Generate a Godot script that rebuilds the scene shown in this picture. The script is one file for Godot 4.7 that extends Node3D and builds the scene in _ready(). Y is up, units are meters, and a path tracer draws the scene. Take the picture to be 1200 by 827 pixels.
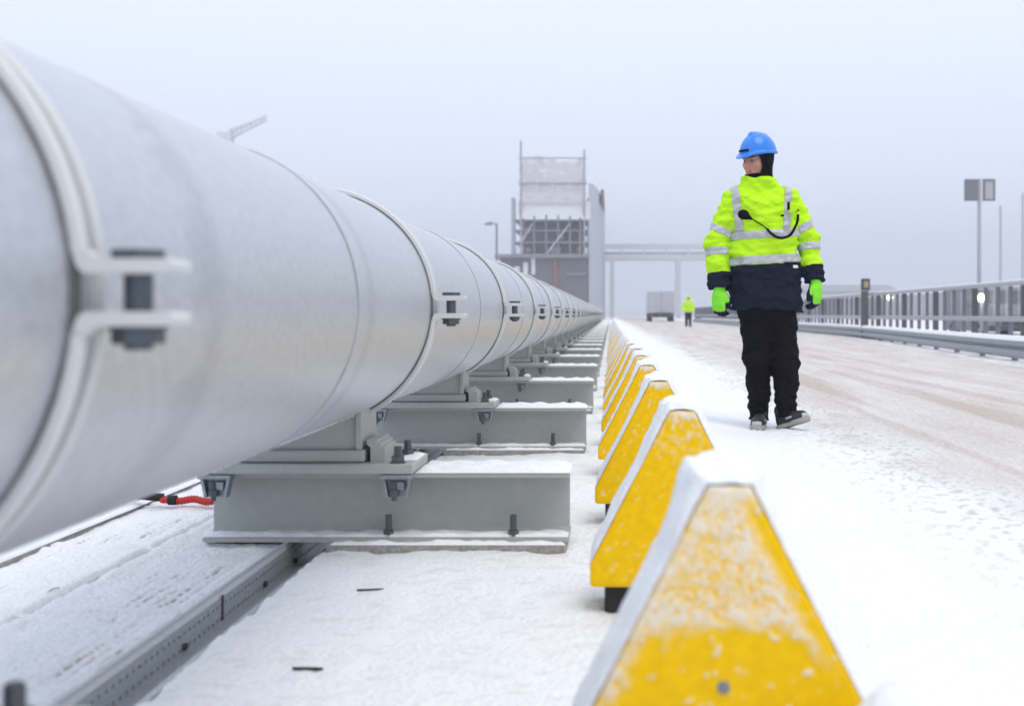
extends Node3D
# A winter building site: a clad gas pipeline on steel supports, a row of yellow
# barriers, a sanded snowy road and a walking worker. y up, metres.

const H := 0.757            # camera height over the beam feet
const PX := -1.015          # pipe axis
const PY := H + 0.025
const R := 0.395
const S := 2.74             # support spacing
const Z0 := 1.345            # first support, centre of its beam

var names := {}
var noise := FastNoiseLite.new()
var noise2 := FastNoiseLite.new()
var M := {}


# ------------------------------------------------------------------ mesh builder
class MB:
	var v := PackedVector3Array()
	var n := PackedVector3Array()
	var c := PackedColorArray()
	var uv := PackedVector2Array()
	var col := Color.WHITE
	var has_uv := false

	func put(a: Vector3, na: Vector3, t := Vector2.ZERO, cc := Color(-1, 0, 0)) -> void:
		v.append(a); n.append(na); c.append(col if cc.r < 0 else cc); uv.append(t)

	func tri(a: Vector3, b: Vector3, d: Vector3, hint: Vector3) -> void:
		var g := (b - a).cross(d - a)
		if g.length_squared() < 1e-16:
			return
		g = g.normalized()
		if g.dot(hint) > 0.0:
			var t := b; b = d; d = t
		else:
			g = -g
		put(a, g); put(b, g); put(d, g)

	func poly(pts: Array, hint: Vector3) -> void:
		for i in range(1, pts.size() - 1):
			tri(pts[0], pts[i], pts[i + 1], hint)

	func stri(a: Vector3, b: Vector3, d: Vector3, na: Vector3, nb: Vector3, nd: Vector3) -> void:
		if (b - a).cross(d - a).dot(na + nb + nd) > 0.0:
			put(a, na); put(d, nd); put(b, nb)
		else:
			put(a, na); put(b, nb); put(d, nd)

	func squad(a, b, d, e, na, nb, nd, ne) -> void:
		stri(a, b, d, na, nb, nd)
		stri(a, d, e, na, nd, ne)

	func box(cen: Vector3, size: Vector3, r := 0.0, bas := Basis()) -> void:
		var h := size * 0.5
		r = min(r, min(h.x, min(h.y, h.z)) * 0.95)
		for a in 3:
			var b := (a + 1) % 3
			var d := (a + 2) % 3
			for s in [-1.0, 1.0]:
				var pts := []
				for q in [[-1, -1], [1, -1], [1, 1], [-1, 1]]:
					var p := Vector3.ZERO
					p[a] = s * h[a]; p[b] = q[0] * (h[b] - r); p[d] = q[1] * (h[d] - r)
					pts.append(cen + bas * p)
				var hn := Vector3.ZERO
				hn[a] = s
				poly(pts, bas * hn)
			if r > 0.0:
				for s1 in [-1.0, 1.0]:
					for s2 in [-1.0, 1.0]:
						var e := []
						for q in [[0, -1.0], [0, 1.0], [1, 1.0], [1, -1.0]]:
							var p := Vector3.ZERO
							p[a] = q[1] * (h[a] - r)
							p[b] = s1 * (h[b] if q[0] == 0 else h[b] - r)
							p[d] = s2 * (h[d] - r if q[0] == 0 else h[d])
							e.append(cen + bas * p)
						var hn := Vector3.ZERO
						hn[b] = s1; hn[d] = s2
						poly(e, bas * hn)
		if r > 0.0:
			for sx in [-1.0, 1.0]:
				for sy in [-1.0, 1.0]:
					for sz in [-1.0, 1.0]:
						var q := Vector3(sx, sy, sz)
						var w := h - Vector3(r, r, r)
						tri(cen + bas * (q * Vector3(h.x, w.y, w.z)), cen + bas * (q * Vector3(w.x, h.y, w.z)), cen + bas * (q * Vector3(w.x, w.y, h.z)), bas * q)

	func cyl(a: Vector3, b: Vector3, r0: float, r1: float, seg := 12, caps := true) -> void:
		var ax := (b - a).normalized()
		var u := ax.cross(Vector3.UP if absf(ax.y) < 0.9 else Vector3.RIGHT).normalized()
		var w := ax.cross(u)
		for i in seg:
			var t0 := TAU * i / seg
			var t1 := TAU * (i + 1) / seg
			var d0 := u * cos(t0) + w * sin(t0)
			var d1 := u * cos(t1) + w * sin(t1)
			squad(a + d0 * r0, a + d1 * r0, b + d1 * r1, b + d0 * r1, d0, d1, d1, d0)
			if caps:
				tri(a, a + d0 * r0, a + d1 * r0, -ax)
				tri(b, b + d0 * r1, b + d1 * r1, ax)

	func hexnut(a: Vector3, b: Vector3, r: float, turn := 0.0) -> void:
		var ax := (b - a).normalized()
		var u := ax.cross(Vector3.UP if absf(ax.y) < 0.9 else Vector3.RIGHT).normalized()
		var w := ax.cross(u)
		var top := []
		var bot := []
		for i in 6:
			var t := TAU * i / 6 + turn
			var d := u * cos(t) + w * sin(t)
			bot.append(a + d * r); top.append(b + d * r)
		for i in 6:
			var j := (i + 1) % 6
			poly([bot[i], bot[j], top[j], top[i]], (bot[i] + bot[j]) * 0.5 - a)
		poly(bot, -ax); poly(top, ax)

	func tube(p: Array, r: float, seg := 8) -> void:
		var frames := []
		var up := Vector3(0.13, 0.9, 0.3).normalized()
		for i in p.size():
			var t: Vector3 = (p[min(i + 1, p.size() - 1)] - p[max(i - 1, 0)]).normalized()
			var u := t.cross(up).normalized()
			frames.append([u, t.cross(u)])
		for i in p.size() - 1:
			for k in seg:
				var t0 := TAU * k / seg
				var t1 := TAU * (k + 1) / seg
				var a0: Vector3 = frames[i][0] * cos(t0) + frames[i][1] * sin(t0)
				var a1: Vector3 = frames[i][0] * cos(t1) + frames[i][1] * sin(t1)
				var b0: Vector3 = frames[i + 1][0] * cos(t0) + frames[i + 1][1] * sin(t0)
				var b1: Vector3 = frames[i + 1][0] * cos(t1) + frames[i + 1][1] * sin(t1)
				squad(p[i] + a0 * r, p[i] + a1 * r, p[i + 1] + b1 * r, p[i + 1] + b0 * r, a0, a1, b1, b0)
		for e in [0, p.size() - 1]:
			for k in range(1, seg - 1):
				var f: Array = frames[e]
				var hint: Vector3 = p[e] - p[1 if e == 0 else e - 1]
				tri(p[e] + f[0] * r, p[e] + (f[0] * cos(TAU * k / seg) + f[1] * sin(TAU * k / seg)) * r, p[e] + (f[0] * cos(TAU * (k + 1) / seg) + f[1] * sin(TAU * (k + 1) / seg)) * r, hint)

	func extrude(pts: PackedVector2Array, o: Vector3, u: Vector3, w: Vector3, ext: Vector3) -> void:
		# pts in the plane o + u*x + w*y, swept by ext
		var area := 0.0
		for i in pts.size():
			area += pts[i].cross(pts[(i + 1) % pts.size()])
		for i in pts.size():
			var a := pts[i]
			var b := pts[(i + 1) % pts.size()]
			var e := b - a
			var o2 := Vector2(e.y, -e.x) * signf(area)
			var pa := o + u * a.x + w * a.y
			var pb := o + u * b.x + w * b.y
			poly([pa, pb, pb + ext, pa + ext], u * o2.x + w * o2.y)
		var idx := Geometry2D.triangulate_polygon(pts)
		for i in range(0, idx.size(), 3):
			var q := []
			for k in 3:
				q.append(o + u * pts[idx[i + k]].x + w * pts[idx[i + k]].y)
			tri(q[0], q[1], q[2], -ext)
			tri(q[0] + ext, q[1] + ext, q[2] + ext, ext)

	func grid(pts: Array, cols: int, rows: int, up: Vector3, colors = null) -> void:
		# smooth height sheet: pts row-major
		var nn := PackedVector3Array()
		nn.resize(pts.size())
		for j in rows:
			for i in cols:
				var du: Vector3 = pts[j * cols + min(i + 1, cols - 1)] - pts[j * cols + max(i - 1, 0)]
				var dw: Vector3 = pts[min(j + 1, rows - 1) * cols + i] - pts[max(j - 1, 0) * cols + i]
				var g := du.cross(dw).normalized()
				nn[j * cols + i] = g if g.dot(up) > 0.0 else -g
		for j in rows - 1:
			for i in cols - 1:
				var q := [j * cols + i, j * cols + i + 1, (j + 1) * cols + i + 1, (j + 1) * cols + i]
				for t in [[0, 1, 2], [0, 2, 3]]:
					var a: int = q[t[0]]
					var b: int = q[t[1]]
					var d: int = q[t[2]]
					if (pts[b] - pts[a]).cross(pts[d] - pts[a]).dot(nn[a] + nn[b] + nn[d]) > 0.0:
						var s := b; b = d; d = s
					for k in [a, b, d]:
						v.append(pts[k]); n.append(nn[k]); uv.append(Vector2.ZERO)
						c.append(colors[k] if colors != null else col)

	func mesh() -> ArrayMesh:
		var arr := []
		arr.resize(Mesh.ARRAY_MAX)
		arr[Mesh.ARRAY_VERTEX] = v
		arr[Mesh.ARRAY_NORMAL] = n
		arr[Mesh.ARRAY_COLOR] = c
		if has_uv:
			arr[Mesh.ARRAY_TEX_UV] = uv
		var m := ArrayMesh.new()
		m.add_surface_from_arrays(Mesh.PRIMITIVE_TRIANGLES, arr)
		return m


# ------------------------------------------------------------------ naming
func numbered(called: String) -> String:
	var k: int = names.get(called, -1) + 1
	names[called] = k
	return called if k == 0 else "%s_%03d" % [called, k]


func thing(called: String, label: String, category: String, at := Vector3.ZERO, group := "") -> Node3D:
	var o := Node3D.new()
	o.name = numbered(called)
	o.position = at
	add_child(o)
	tag(o, label, category, group)
	return o


func tag(o: Node, label: String, category: String, group := "") -> void:
	o.set_meta("label", label)
	o.set_meta("category", category)
	if group:
		o.set_meta("group", group)


func part(called: String, shape, m: Material, parent: Node, label := "") -> MeshInstance3D:
	var o := MeshInstance3D.new()
	o.name = called
	o.mesh = shape.mesh() if shape is MB else shape
	o.material_override = m
	parent.add_child(o, true)
	if label:
		o.set_meta("label", label)
	return o


func whole(called: String, shape, m: Material, label: String, category: String, group := "", at := Vector3.ZERO) -> MeshInstance3D:
	var o := MeshInstance3D.new()
	o.name = numbered(called)
	o.mesh = shape.mesh() if shape is MB else shape
	o.material_override = m
	o.position = at
	add_child(o)
	tag(o, label, category, group)
	return o


func structure(called: String, shape, m: Material) -> MeshInstance3D:
	var o := MeshInstance3D.new()
	o.name = called
	o.mesh = shape.mesh() if shape is MB else shape
	o.material_override = m
	add_child(o)
	o.set_meta("kind", "structure")
	return o


func copy(o: Node3D, at: Vector3) -> Node3D:
	var r: Node3D = o.duplicate()
	var called := String(o.name)
	if called.length() > 4 and called[called.length() - 4] == "_" and called.right(3).is_valid_int():
		called = called.left(called.length() - 4)
	r.name = numbered(called)
	add_child(r)
	r.position = at
	return r


# ------------------------------------------------------------------ materials
func mat(lin: Color, rough := 0.8, metal := 0.0) -> StandardMaterial3D:
	var m := StandardMaterial3D.new()
	m.albedo_color = lin.linear_to_srgb()
	m.roughness = rough
	m.metallic = metal
	return m


func noise_tex(freq: float, size: int, lo: float, hi: float, sd: int, octaves := 4, type := FastNoiseLite.TYPE_SIMPLEX_SMOOTH) -> NoiseTexture2D:
	var fn := FastNoiseLite.new()
	fn.seed = sd
	fn.frequency = freq
	fn.noise_type = type
	fn.fractal_octaves = octaves
	var t := NoiseTexture2D.new()
	t.noise = fn
	t.width = size; t.height = size
	t.seamless = true
	t.normalize = true
	var g := Gradient.new()
	g.set_color(0, Color(lo, lo, lo)); g.set_color(1, Color(hi, hi, hi))
	t.color_ramp = g
	return t


func triplanar(m: StandardMaterial3D, scale: float, world := true) -> void:
	m.uv1_triplanar = true
	m.uv1_world_triplanar = world
	m.uv1_scale = Vector3.ONE * scale


func materials() -> void:
	var fine := noise_tex(0.035, 512, 0.93, 1.0, 3, 5)
	var rough_tex := noise_tex(0.03, 512, 0.0, 1.0, 5, 5)
	M.snow = mat(Color(1, 1, 1), 0.75)
	M.snow.vertex_color_use_as_albedo = true
	M.snow.albedo_texture = fine
	M.snow.heightmap_enabled = true
	M.snow.heightmap_texture = rough_tex
	M.snow.heightmap_scale = 0.6
	M.snow.metallic_specular = 0.3
	triplanar(M.snow, 2.6)
	M.snowcap = mat(Color(0.82, 0.835, 0.865), 0.75)
	M.snowcap.heightmap_enabled = true
	M.snowcap.heightmap_texture = rough_tex
	M.snowcap.heightmap_scale = 0.35
	M.snowcap.metallic_specular = 0.3
	M.snowcap.subsurf_scatter_enabled = false
	triplanar(M.snowcap, 6.0, false)
	M.clad = mat(Color(0.585, 0.61, 0.65), 0.40, 0.42)
	M.clad.vertex_color_use_as_albedo = true
	M.clad.albedo_texture = noise_tex(0.05, 512, 0.90, 1.0, 9, 5)
	M.clad.roughness_texture = noise_tex(0.05, 512, 0.85, 1.2, 11, 4)
	M.clad.roughness_texture_channel = BaseMaterial3D.TEXTURE_CHANNEL_RED
	triplanar(M.clad, 1.3)
	M.clamp = mat(Color(0.62, 0.635, 0.63), 0.45, 0.1)
	M.paint = mat(Color(0.40, 0.42, 0.405), 0.5)
	M.paint.albedo_texture = noise_tex(0.02, 512, 0.95, 1.0, 21, 5)
	triplanar(M.paint, 2.0, false)
	M.galv = mat(Color(0.42, 0.46, 0.50), 0.42, 0.6)
	M.galv.albedo_texture = noise_tex(0.05, 512, 0.75, 1.0, 23, 4, FastNoiseLite.TYPE_CELLULAR)
	triplanar(M.galv, 4.0, false)
	M.tray = mat(Color(0.62, 0.66, 0.69), 0.5, 0.12)
	M.tray.albedo_texture = M.galv.albedo_texture
	triplanar(M.tray, 4.0, false)
	M.bolt = mat(Color(0.10, 0.115, 0.125), 0.4, 0.6)
	M.liner = mat(Color(0.11, 0.115, 0.12), 0.8)
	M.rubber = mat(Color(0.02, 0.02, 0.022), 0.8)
	M.yellow = mat(Color(1, 1, 1), 0.5)
	M.yellow.vertex_color_use_as_albedo = true
	M.yellow.albedo_texture = noise_tex(0.02, 512, 0.93, 1.0, 31, 5)
	M.yellow.metallic_specular = 0.3
	M.yellow.heightmap_enabled = true
	M.yellow.heightmap_texture = noise_tex(0.12, 512, 0.0, 1.0, 33, 3)
	M.yellow.heightmap_scale = 0.06
	triplanar(M.yellow, 3.0, false)
	M.concrete = mat(Color(0.42, 0.40, 0.375), 0.9)
	M.concrete.albedo_texture = noise_tex(0.03, 512, 0.7, 1.0, 35, 5)
	triplanar(M.concrete, 3.0)
	M.hose = mat(Color(0.55, 0.03, 0.02), 0.55)
	M.debris = mat(Color(0.015, 0.014, 0.013), 0.8)
	M.fence_dark = mat(Color(0.10, 0.104, 0.112), 0.6)  # both post tones lifted, some haze is in the colour
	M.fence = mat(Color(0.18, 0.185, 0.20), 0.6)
	M.fence_rail = mat(Color(0.42, 0.43, 0.45), 0.55, 0.2)
	M.glass = mat(Color(0.5, 0.53, 0.56), 0.1)
	M.glass.albedo_color = Color(0.62, 0.65, 0.68, 0.10)
	M.glass.transparency = BaseMaterial3D.TRANSPARENCY_ALPHA
	M.dark_steel = mat(Color(0.06, 0.06, 0.065), 0.7)
	M.cladding_dark = mat(Color(0.13, 0.135, 0.145), 0.7)  # grey lifted to put distance haze into the ground floor
	M.sheet = mat(Color(0.62, 0.63, 0.66), 0.6)
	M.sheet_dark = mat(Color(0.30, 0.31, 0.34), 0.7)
	M.tarp = mat(Color(0.42, 0.44, 0.48), 0.6)
	M.rust = mat(Color(0.26, 0.11, 0.085), 0.8)
	M.wood = mat(Color(0.40, 0.30, 0.20), 0.8)
	M.grey = mat(Color(0.22, 0.23, 0.25), 0.7)
	M.white = mat(Color(0.75, 0.75, 0.76), 0.6)
	M.lamp = mat(Color(0.9, 0.9, 0.85), 0.4)
	M.lamp.emission_enabled = true
	M.lamp.emission = Color(1.0, 0.95, 0.85)
	M.lamp.emission_energy_multiplier = 3.0
	# the worker
	M.hivis = cloth(Color(0.50, 0.87, 0.02), 0.75)
	M.navy = cloth(Color(0.012, 0.016, 0.032), 0.85)
	M.silver = mat(Color(0.46, 0.48, 0.50), 0.45, 0.15)
	M.black = cloth(Color(0.006, 0.006, 0.008), 0.9)
	M.glove = cloth(Color(0.25, 0.80, 0.05), 0.7)
	M.skin = mat(Color(1, 1, 1), 0.55)
	M.skin.vertex_color_use_as_albedo = true
	M.helmet = mat(Color(0.015, 0.20, 0.72), 0.3)
	M.helmet.clearcoat_enabled = true
	M.helmet.clearcoat = 0.3
	M.shoe = mat(Color(0.018, 0.019, 0.024), 0.6)
	M.sole = mat(Color(0.34, 0.33, 0.31), 0.8)


func cloth(c: Color, rough: float) -> StandardMaterial3D:
	var m := mat(c, rough)
	m.heightmap_enabled = true
	m.heightmap_texture = noise_tex(0.08, 256, 0.0, 1.0, 41, 4)
	m.heightmap_scale = 0.3
	m.metallic_specular = 0.25
	triplanar(m, 5.0, false)
	return m


# ------------------------------------------------------------------ surface nets
func nets(field: Callable, lo: Vector3, hi: Vector3, cell: float, paint = null) -> ArrayMesh:
	var B := 4
	var nx := (int(ceil((hi.x - lo.x) / cell / B)) + 1) * B
	var ny := (int(ceil((hi.y - lo.y) / cell / B)) + 1) * B
	var nz := (int(ceil((hi.z - lo.z) / cell / B)) + 1) * B
	var sx := nx + 1
	var sy := ny + 1
	var sz := nz + 1
	var vals := PackedFloat32Array()
	vals.resize(sx * sy * sz)
	vals.fill(1e9)
	var active := []
	var reach := cell * B * 0.87 * 1.3
	for bz in nz / B:
		for by in ny / B:
			for bx in nx / B:
				var cen := lo + Vector3(bx + 0.5, by + 0.5, bz + 0.5) * (B * cell)
				var d: float = field.call(cen)
				if absf(d) > reach:
					if d < 0.0:
						for k in B + 1:
							for j in B + 1:
								for i in B + 1:
									var at := ((bz * B + k) * sy + by * B + j) * sx + bx * B + i
									if vals[at] > 1e8:
										vals[at] = -1.0
					continue
				active.append(Vector3i(bx, by, bz))
				for k in B + 1:
					for j in B + 1:
						for i in B + 1:
							var at := ((bz * B + k) * sy + by * B + j) * sx + bx * B + i
							if vals[at] > 1e8 or vals[at] == -1.0:
								vals[at] = field.call(lo + Vector3(bx * B + i, by * B + j, bz * B + k) * cell)
	var index := PackedInt32Array()
	index.resize(sx * sy * sz)
	index.fill(-1)
	var P := PackedVector3Array()
	var N := PackedVector3Array()
	var C := PackedColorArray()
	var off := [0, 1, sx, sx + 1, sx * sy, sx * sy + 1, sx * sy + sx, sx * sy + sx + 1]
	var edges := [[0, 1], [2, 3], [4, 5], [6, 7], [0, 2], [1, 3], [4, 6], [5, 7], [0, 4], [1, 5], [2, 6], [3, 7]]
	for b in active:
		for k in B:
			for j in B:
				for i in B:
					var base: int = ((b.z * B + k) * sy + b.y * B + j) * sx + b.x * B + i
					var mask := 0
					for q in 8:
						if vals[base + off[q]] < 0.0:
							mask |= 1 << q
					if mask == 0 or mask == 255:
						continue
					var p := Vector3.ZERO
					var cnt := 0
					for e in edges:
						var q0: int = e[0]
						var q1: int = e[1]
						if ((mask >> q0) & 1) != ((mask >> q1) & 1):
							var v0 := vals[base + off[q0]]
							var v1 := vals[base + off[q1]]
							var t := v0 / (v0 - v1)
							var a := Vector3(q0 & 1, (q0 >> 1) & 1, (q0 >> 2) & 1)
							var c := Vector3(q1 & 1, (q1 >> 1) & 1, (q1 >> 2) & 1)
							p += a.lerp(c, t)
							cnt += 1
					p /= cnt
					var g := Vector3.ZERO
					for q in 8:
						var w := clampf(vals[base + off[q]], -cell * 2, cell * 2)
						g += Vector3(w if q & 1 else -w, w if q & 2 else -w, w if q & 4 else -w)
					index[base] = P.size()
					var world := lo + (Vector3(b.x * B + i, b.y * B + j, b.z * B + k) + p) * cell
					P.append(world)
					N.append(g.normalized())
					C.append(paint.call(world) if paint != null else Color.WHITE)
	var T := PackedInt32Array()
	var step := [1, sx, sx * sy]
	for b in active:
		for k in B:
			for j in B:
				for i in B:
					var base: int = ((b.z * B + k) * sy + b.y * B + j) * sx + b.x * B + i
					var s0 := vals[base] < 0.0
					var ijk := [b.x * B + i, b.y * B + j, b.z * B + k]
					for a in 3:
						if s0 == (vals[base + step[a]] < 0.0):
							continue
						var u := (a + 1) % 3
						var w := (a + 2) % 3
						if ijk[u] == 0 or ijk[w] == 0:
							continue
						var q := [index[base], index[base - step[u]], index[base - step[u] - step[w]], index[base - step[w]]]
						if q.min() < 0:
							continue
						if s0:
							T.append_array(PackedInt32Array([q[0], q[1], q[2], q[0], q[2], q[3]]))
						else:
							T.append_array(PackedInt32Array([q[0], q[2], q[1], q[0], q[3], q[2]]))
	# make the winding clockwise towards the normals
	for t in range(0, T.size(), 3):
		var a := T[t]
		var b := T[t + 1]
		var c := T[t + 2]
		if (P[b] - P[a]).cross(P[c] - P[a]).dot(N[a] + N[b] + N[c]) > 0.0:
			T[t + 1] = c; T[t + 2] = b
	var arr := []
	arr.resize(Mesh.ARRAY_MAX)
	arr[Mesh.ARRAY_VERTEX] = P
	arr[Mesh.ARRAY_NORMAL] = N
	arr[Mesh.ARRAY_COLOR] = C
	arr[Mesh.ARRAY_INDEX] = T
	var m := ArrayMesh.new()
	if P.size() > 2 and T.size() > 2:
		m.add_surface_from_arrays(Mesh.PRIMITIVE_TRIANGLES, arr)
	return m


func smin(a: float, b: float, k: float) -> float:
	var h := maxf(k - absf(a - b), 0.0) / k
	return minf(a, b) - h * h * k * 0.25


func cone(p: Vector3, a: Vector3, b: Vector3, ra: float, rb: float) -> float:
	var ab := b - a
	var t := clampf((p - a).dot(ab) / ab.length_squared(), 0.0, 1.0)
	return (p - a - ab * t).length() - lerpf(ra, rb, t)


func ell(p: Vector3, c: Vector3, r: Vector3) -> float:
	var q := (p - c) / r
	var l := q.length()
	if l < 1e-5:
		return -minf(r.x, minf(r.y, r.z))
	var g := (q / r).length()
	return l * (l - 1.0) / g


func loft(p: Vector3, tab: Array) -> float:
	# rows of [y, centre x, centre z, half width, half depth]
	var i := 0
	while i < tab.size() - 2 and p.y > tab[i + 1][0]:
		i += 1
	var t := clampf((p.y - tab[i][0]) / (tab[i + 1][0] - tab[i][0]), 0.0, 1.0)
	t = t * t * (3.0 - 2.0 * t) * 0.5 + t * 0.5
	var a: Array = tab[i]
	var b: Array = tab[i + 1]
	var x := absf(p.x - lerpf(a[1], b[1], t)) / lerpf(a[3], b[3], t)
	var z := absf(p.z - lerpf(a[2], b[2], t)) / lerpf(a[4], b[4], t)
	var q := pow(pow(x, 2.4) + pow(z, 2.4), 1.0 / 2.4)
	return (q - 1.0) * minf(lerpf(a[3], b[3], t), lerpf(a[4], b[4], t))


# ================================================================== scene
func _ready() -> void:
	# ---- camera
	var cam := Camera3D.new()
	cam.name = "camera"
	cam.projection = Camera3D.PROJECTION_FRUSTUM
	cam.near = 0.1
	cam.far = 3000.0
	cam.size = 0.1 * 827.0 / 1400.0
	cam.frustum_offset = Vector2(-0.1 * 116.0 / 1400.0, -0.1 * 45.5 / 1400.0)
	cam.position = Vector3(0, H, 0)
	var ca := CameraAttributesPhysical.new()
	ca.frustum_near = 0.1
	ca.frustum_far = 3000.0
	ca.frustum_focal_length = 42.0
	ca.exposure_aperture = 2.9
	ca.frustum_focus_distance = 6.0
	cam.attributes = ca
	cam.near = 0.1
	cam.far = 3000.0
	cam.projection = Camera3D.PROJECTION_FRUSTUM
	add_child(cam)
	cam.current = true
	# ---- sky, haze and light: an overcast winter day
	var env := Environment.new()
	env.background_mode = Environment.BG_SKY
	var sm := ProceduralSkyMaterial.new()
	sm.sky_horizon_color = Color(0.69, 0.75, 0.905).linear_to_srgb()
	sm.sky_top_color = Color(1.74, 1.90, 2.20).linear_to_srgb()
	sm.sky_curve = 1.6
	sm.ground_horizon_color = Color(0.84, 0.86, 0.92)
	sm.ground_bottom_color = Color(0.80, 0.82, 0.88)
	sm.sun_angle_max = 1.0
	var sky := Sky.new()
	sky.sky_material = sm
	env.sky = sky
	env.tonemap_mode = Environment.TONE_MAPPER_LINEAR
	env.tonemap_exposure = 1.17
	env.fog_enabled = true
	env.fog_density = 0.0019
	env.fog_light_color = Color(0.94, 0.955, 1.0)
	env.sdfgi_enabled = true
	env.ssao_enabled = true
	env.ssil_enabled = true
	var we := WorldEnvironment.new()
	we.environment = env
	we.name = "environment"
	add_child(we)
	var sun := DirectionalLight3D.new()
	sun.name = "sun"
	sun.light_energy = 0.48
	sun.light_angular_distance = 40.0
	sun.light_color = Color(1.0, 0.99, 0.98)
	sun.shadow_enabled = true
	sun.rotation_degrees = Vector3(-62, 35, 0)
	add_child(sun)

	noise.seed = 7
	noise.frequency = 1.0
	noise.fractal_octaves = 4
	noise2.seed = 19
	noise2.frequency = 1.0
	noise2.fractal_octaves = 2
	materials()
	ground()
	deck()
	pipeline()
	supports()
	barriers()
	worker()
	far_worker()
	railing()
	background()
	small_things()


# ------------------------------------------------------------------ ground
func ss(a: float, b: float, x: float) -> float:
	var t := clampf((x - a) / (b - a), 0.0, 1.0)
	return t * t * (3.0 - 2.0 * t)


func ground_y(x: float, z: float) -> float:
	var bank := ss(0.12, 0.46, x)
	var y := lerpf(-0.024, 0.055, bank)
	var soft := noise.get_noise_2d(x * 1.7, z * 1.1) * 0.02 + noise.get_noise_2d(x * 7.0, z * 6.0) * 0.006
	var road := ss(1.1, 1.7, x)
	y += soft * lerpf(0.8, 0.5, road)
	# snow drifted against the barriers and heaped beside the first one
	var dx := x - 0.5
	y += 0.035 * exp(-dx * dx * 22.0) * (0.7 + 0.6 * noise.get_noise_1d(z * 3.0))
	var hx := (x - 0.375) / 0.13
	var hz := (z - 1.60) / 0.10
	y += 0.20 * exp(-hx * hx - hz * hz)
	# trodden snow and wheel ruts
	y += noise2.get_noise_2d(x * 22.0, z * 18.0) * (0.0035 + 0.004 * ss(0.5, 0.8, x) * (1.0 - road) * ss(-0.2, 0.3, noise.get_noise_2d(x * 2.0, z * 1.4 + 30.0)))
	if x > 1.0:
		y += noise2.get_noise_2d(x * 3.2, z * 0.25) * 0.012 * road
	# a little kick where the trench edge is
	y -= 0.012 * (1.0 - ss(-0.95, -0.885, x)) * (0.6 + 0.8 * noise2.get_noise_1d(z * 9.0))
	return y


func road_edge(z: float) -> float:
	# distance from x = 0 of the far, guard rail edge of the road
	return lerpf(5.6, 7.25, ss(12.0, 40.0, z))


func ground_color(x: float, z: float) -> Color:
	var snow := Color(0.85, 0.865, 0.885)
	var sand := Color(0.50, 0.435, 0.385)
	var wob := noise.get_noise_2d(x * 0.9, z * 0.5) * 0.35
	var r := ss(1.15, 1.75, x + wob) * (1.0 - ss(-0.35, 0.15, x - road_edge(z) + wob * 0.6))
	var patch := noise.get_noise_2d(x * 1.6, z * 0.22) * 0.5 + 0.5
	var grain := noise2.get_noise_2d(x * 40.0, z * 26.0)
	var track := ss(0.10, 0.45, noise2.get_noise_2d(x * 2.6 + 5.0, z * 0.07))
	var crumbs := noise2.get_noise_2d(x * 16.0 + 50.0, z * 9.0)
	var k := r * clampf(0.42 + 0.50 * patch + grain * 0.22 + 0.22 * track, 0.0, 1.0)
	# brown crumbs thrown onto the snow beside the road
	var fringe := ss(0.75, 1.5, x) * (1.0 - r)
	k += fringe * (ss(0.16, 0.46, crumbs + grain * 0.4) * 0.8 + 0.10 * ss(-0.1, 0.4, grain))
	var c := snow.lerp(sand, clampf(k, 0.0, 1.0))
	# scrapes where the ice below the snow shows on the pipe side
	if x < 0.1:
		var scrape := ss(0.30, 0.55, noise.get_noise_2d(x * 5.0 + 9.0, z * 14.0) + noise2.get_noise_2d(x * 9.0, z * 40.0) * 0.35)
		c = c.lerp(Color(0.55, 0.545, 0.56), scrape * 0.3)
		var rusty := ss(0.42, 0.6, noise.get_noise_2d(x * 8.0 + 31.0, z * 16.0 + 4.0))
		c = c.lerp(Color(0.50, 0.40, 0.30), rusty * 0.22)
	return c


func ground() -> void:
	# one wide sheet to the horizon
	var far := MB.new()
	far.col = Color(0.84, 0.86, 0.90)
	far.poly([Vector3(-420, -0.18, 30), Vector3(420, -0.18, 30), Vector3(420, -0.18, -460), Vector3(-420, -0.18, -460)], Vector3.UP)
	structure("ground", far, M.snow)
	# snowy strip, bank and road as one height sheet
	var xs := []
	var x := -0.950
	while x < 3.6:
		xs.append(x); x += 0.018
	while x < 12.0:
		xs.append(x); x += maxf(0.03, (x - 3.4) * 0.05)
	while x < 120.0:
		xs.append(x); x *= 1.25
	var zs := []
	var z := 0.5
	while z < 260.0:
		zs.append(z); z += maxf(0.016, z * 0.0075) if z > 1.5 else 0.05
	var pts := []
	var cols := PackedColorArray()
	for zz in zs:
		for xx in xs:
			pts.append(Vector3(xx, ground_y(xx, zz), -zz))
			cols.append(ground_color(xx, zz))
	var mb := indexed_sheet(pts, xs.size(), zs.size(), cols)
	structure("road", mb, M.snow)
	# concrete edge of the trench
	var e := MB.new()
	e.box(Vector3(-0.938, -0.115, -50), Vector3(0.02, 0.12, 98), 0.004)
	structure("kerb", e, M.concrete)


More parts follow.
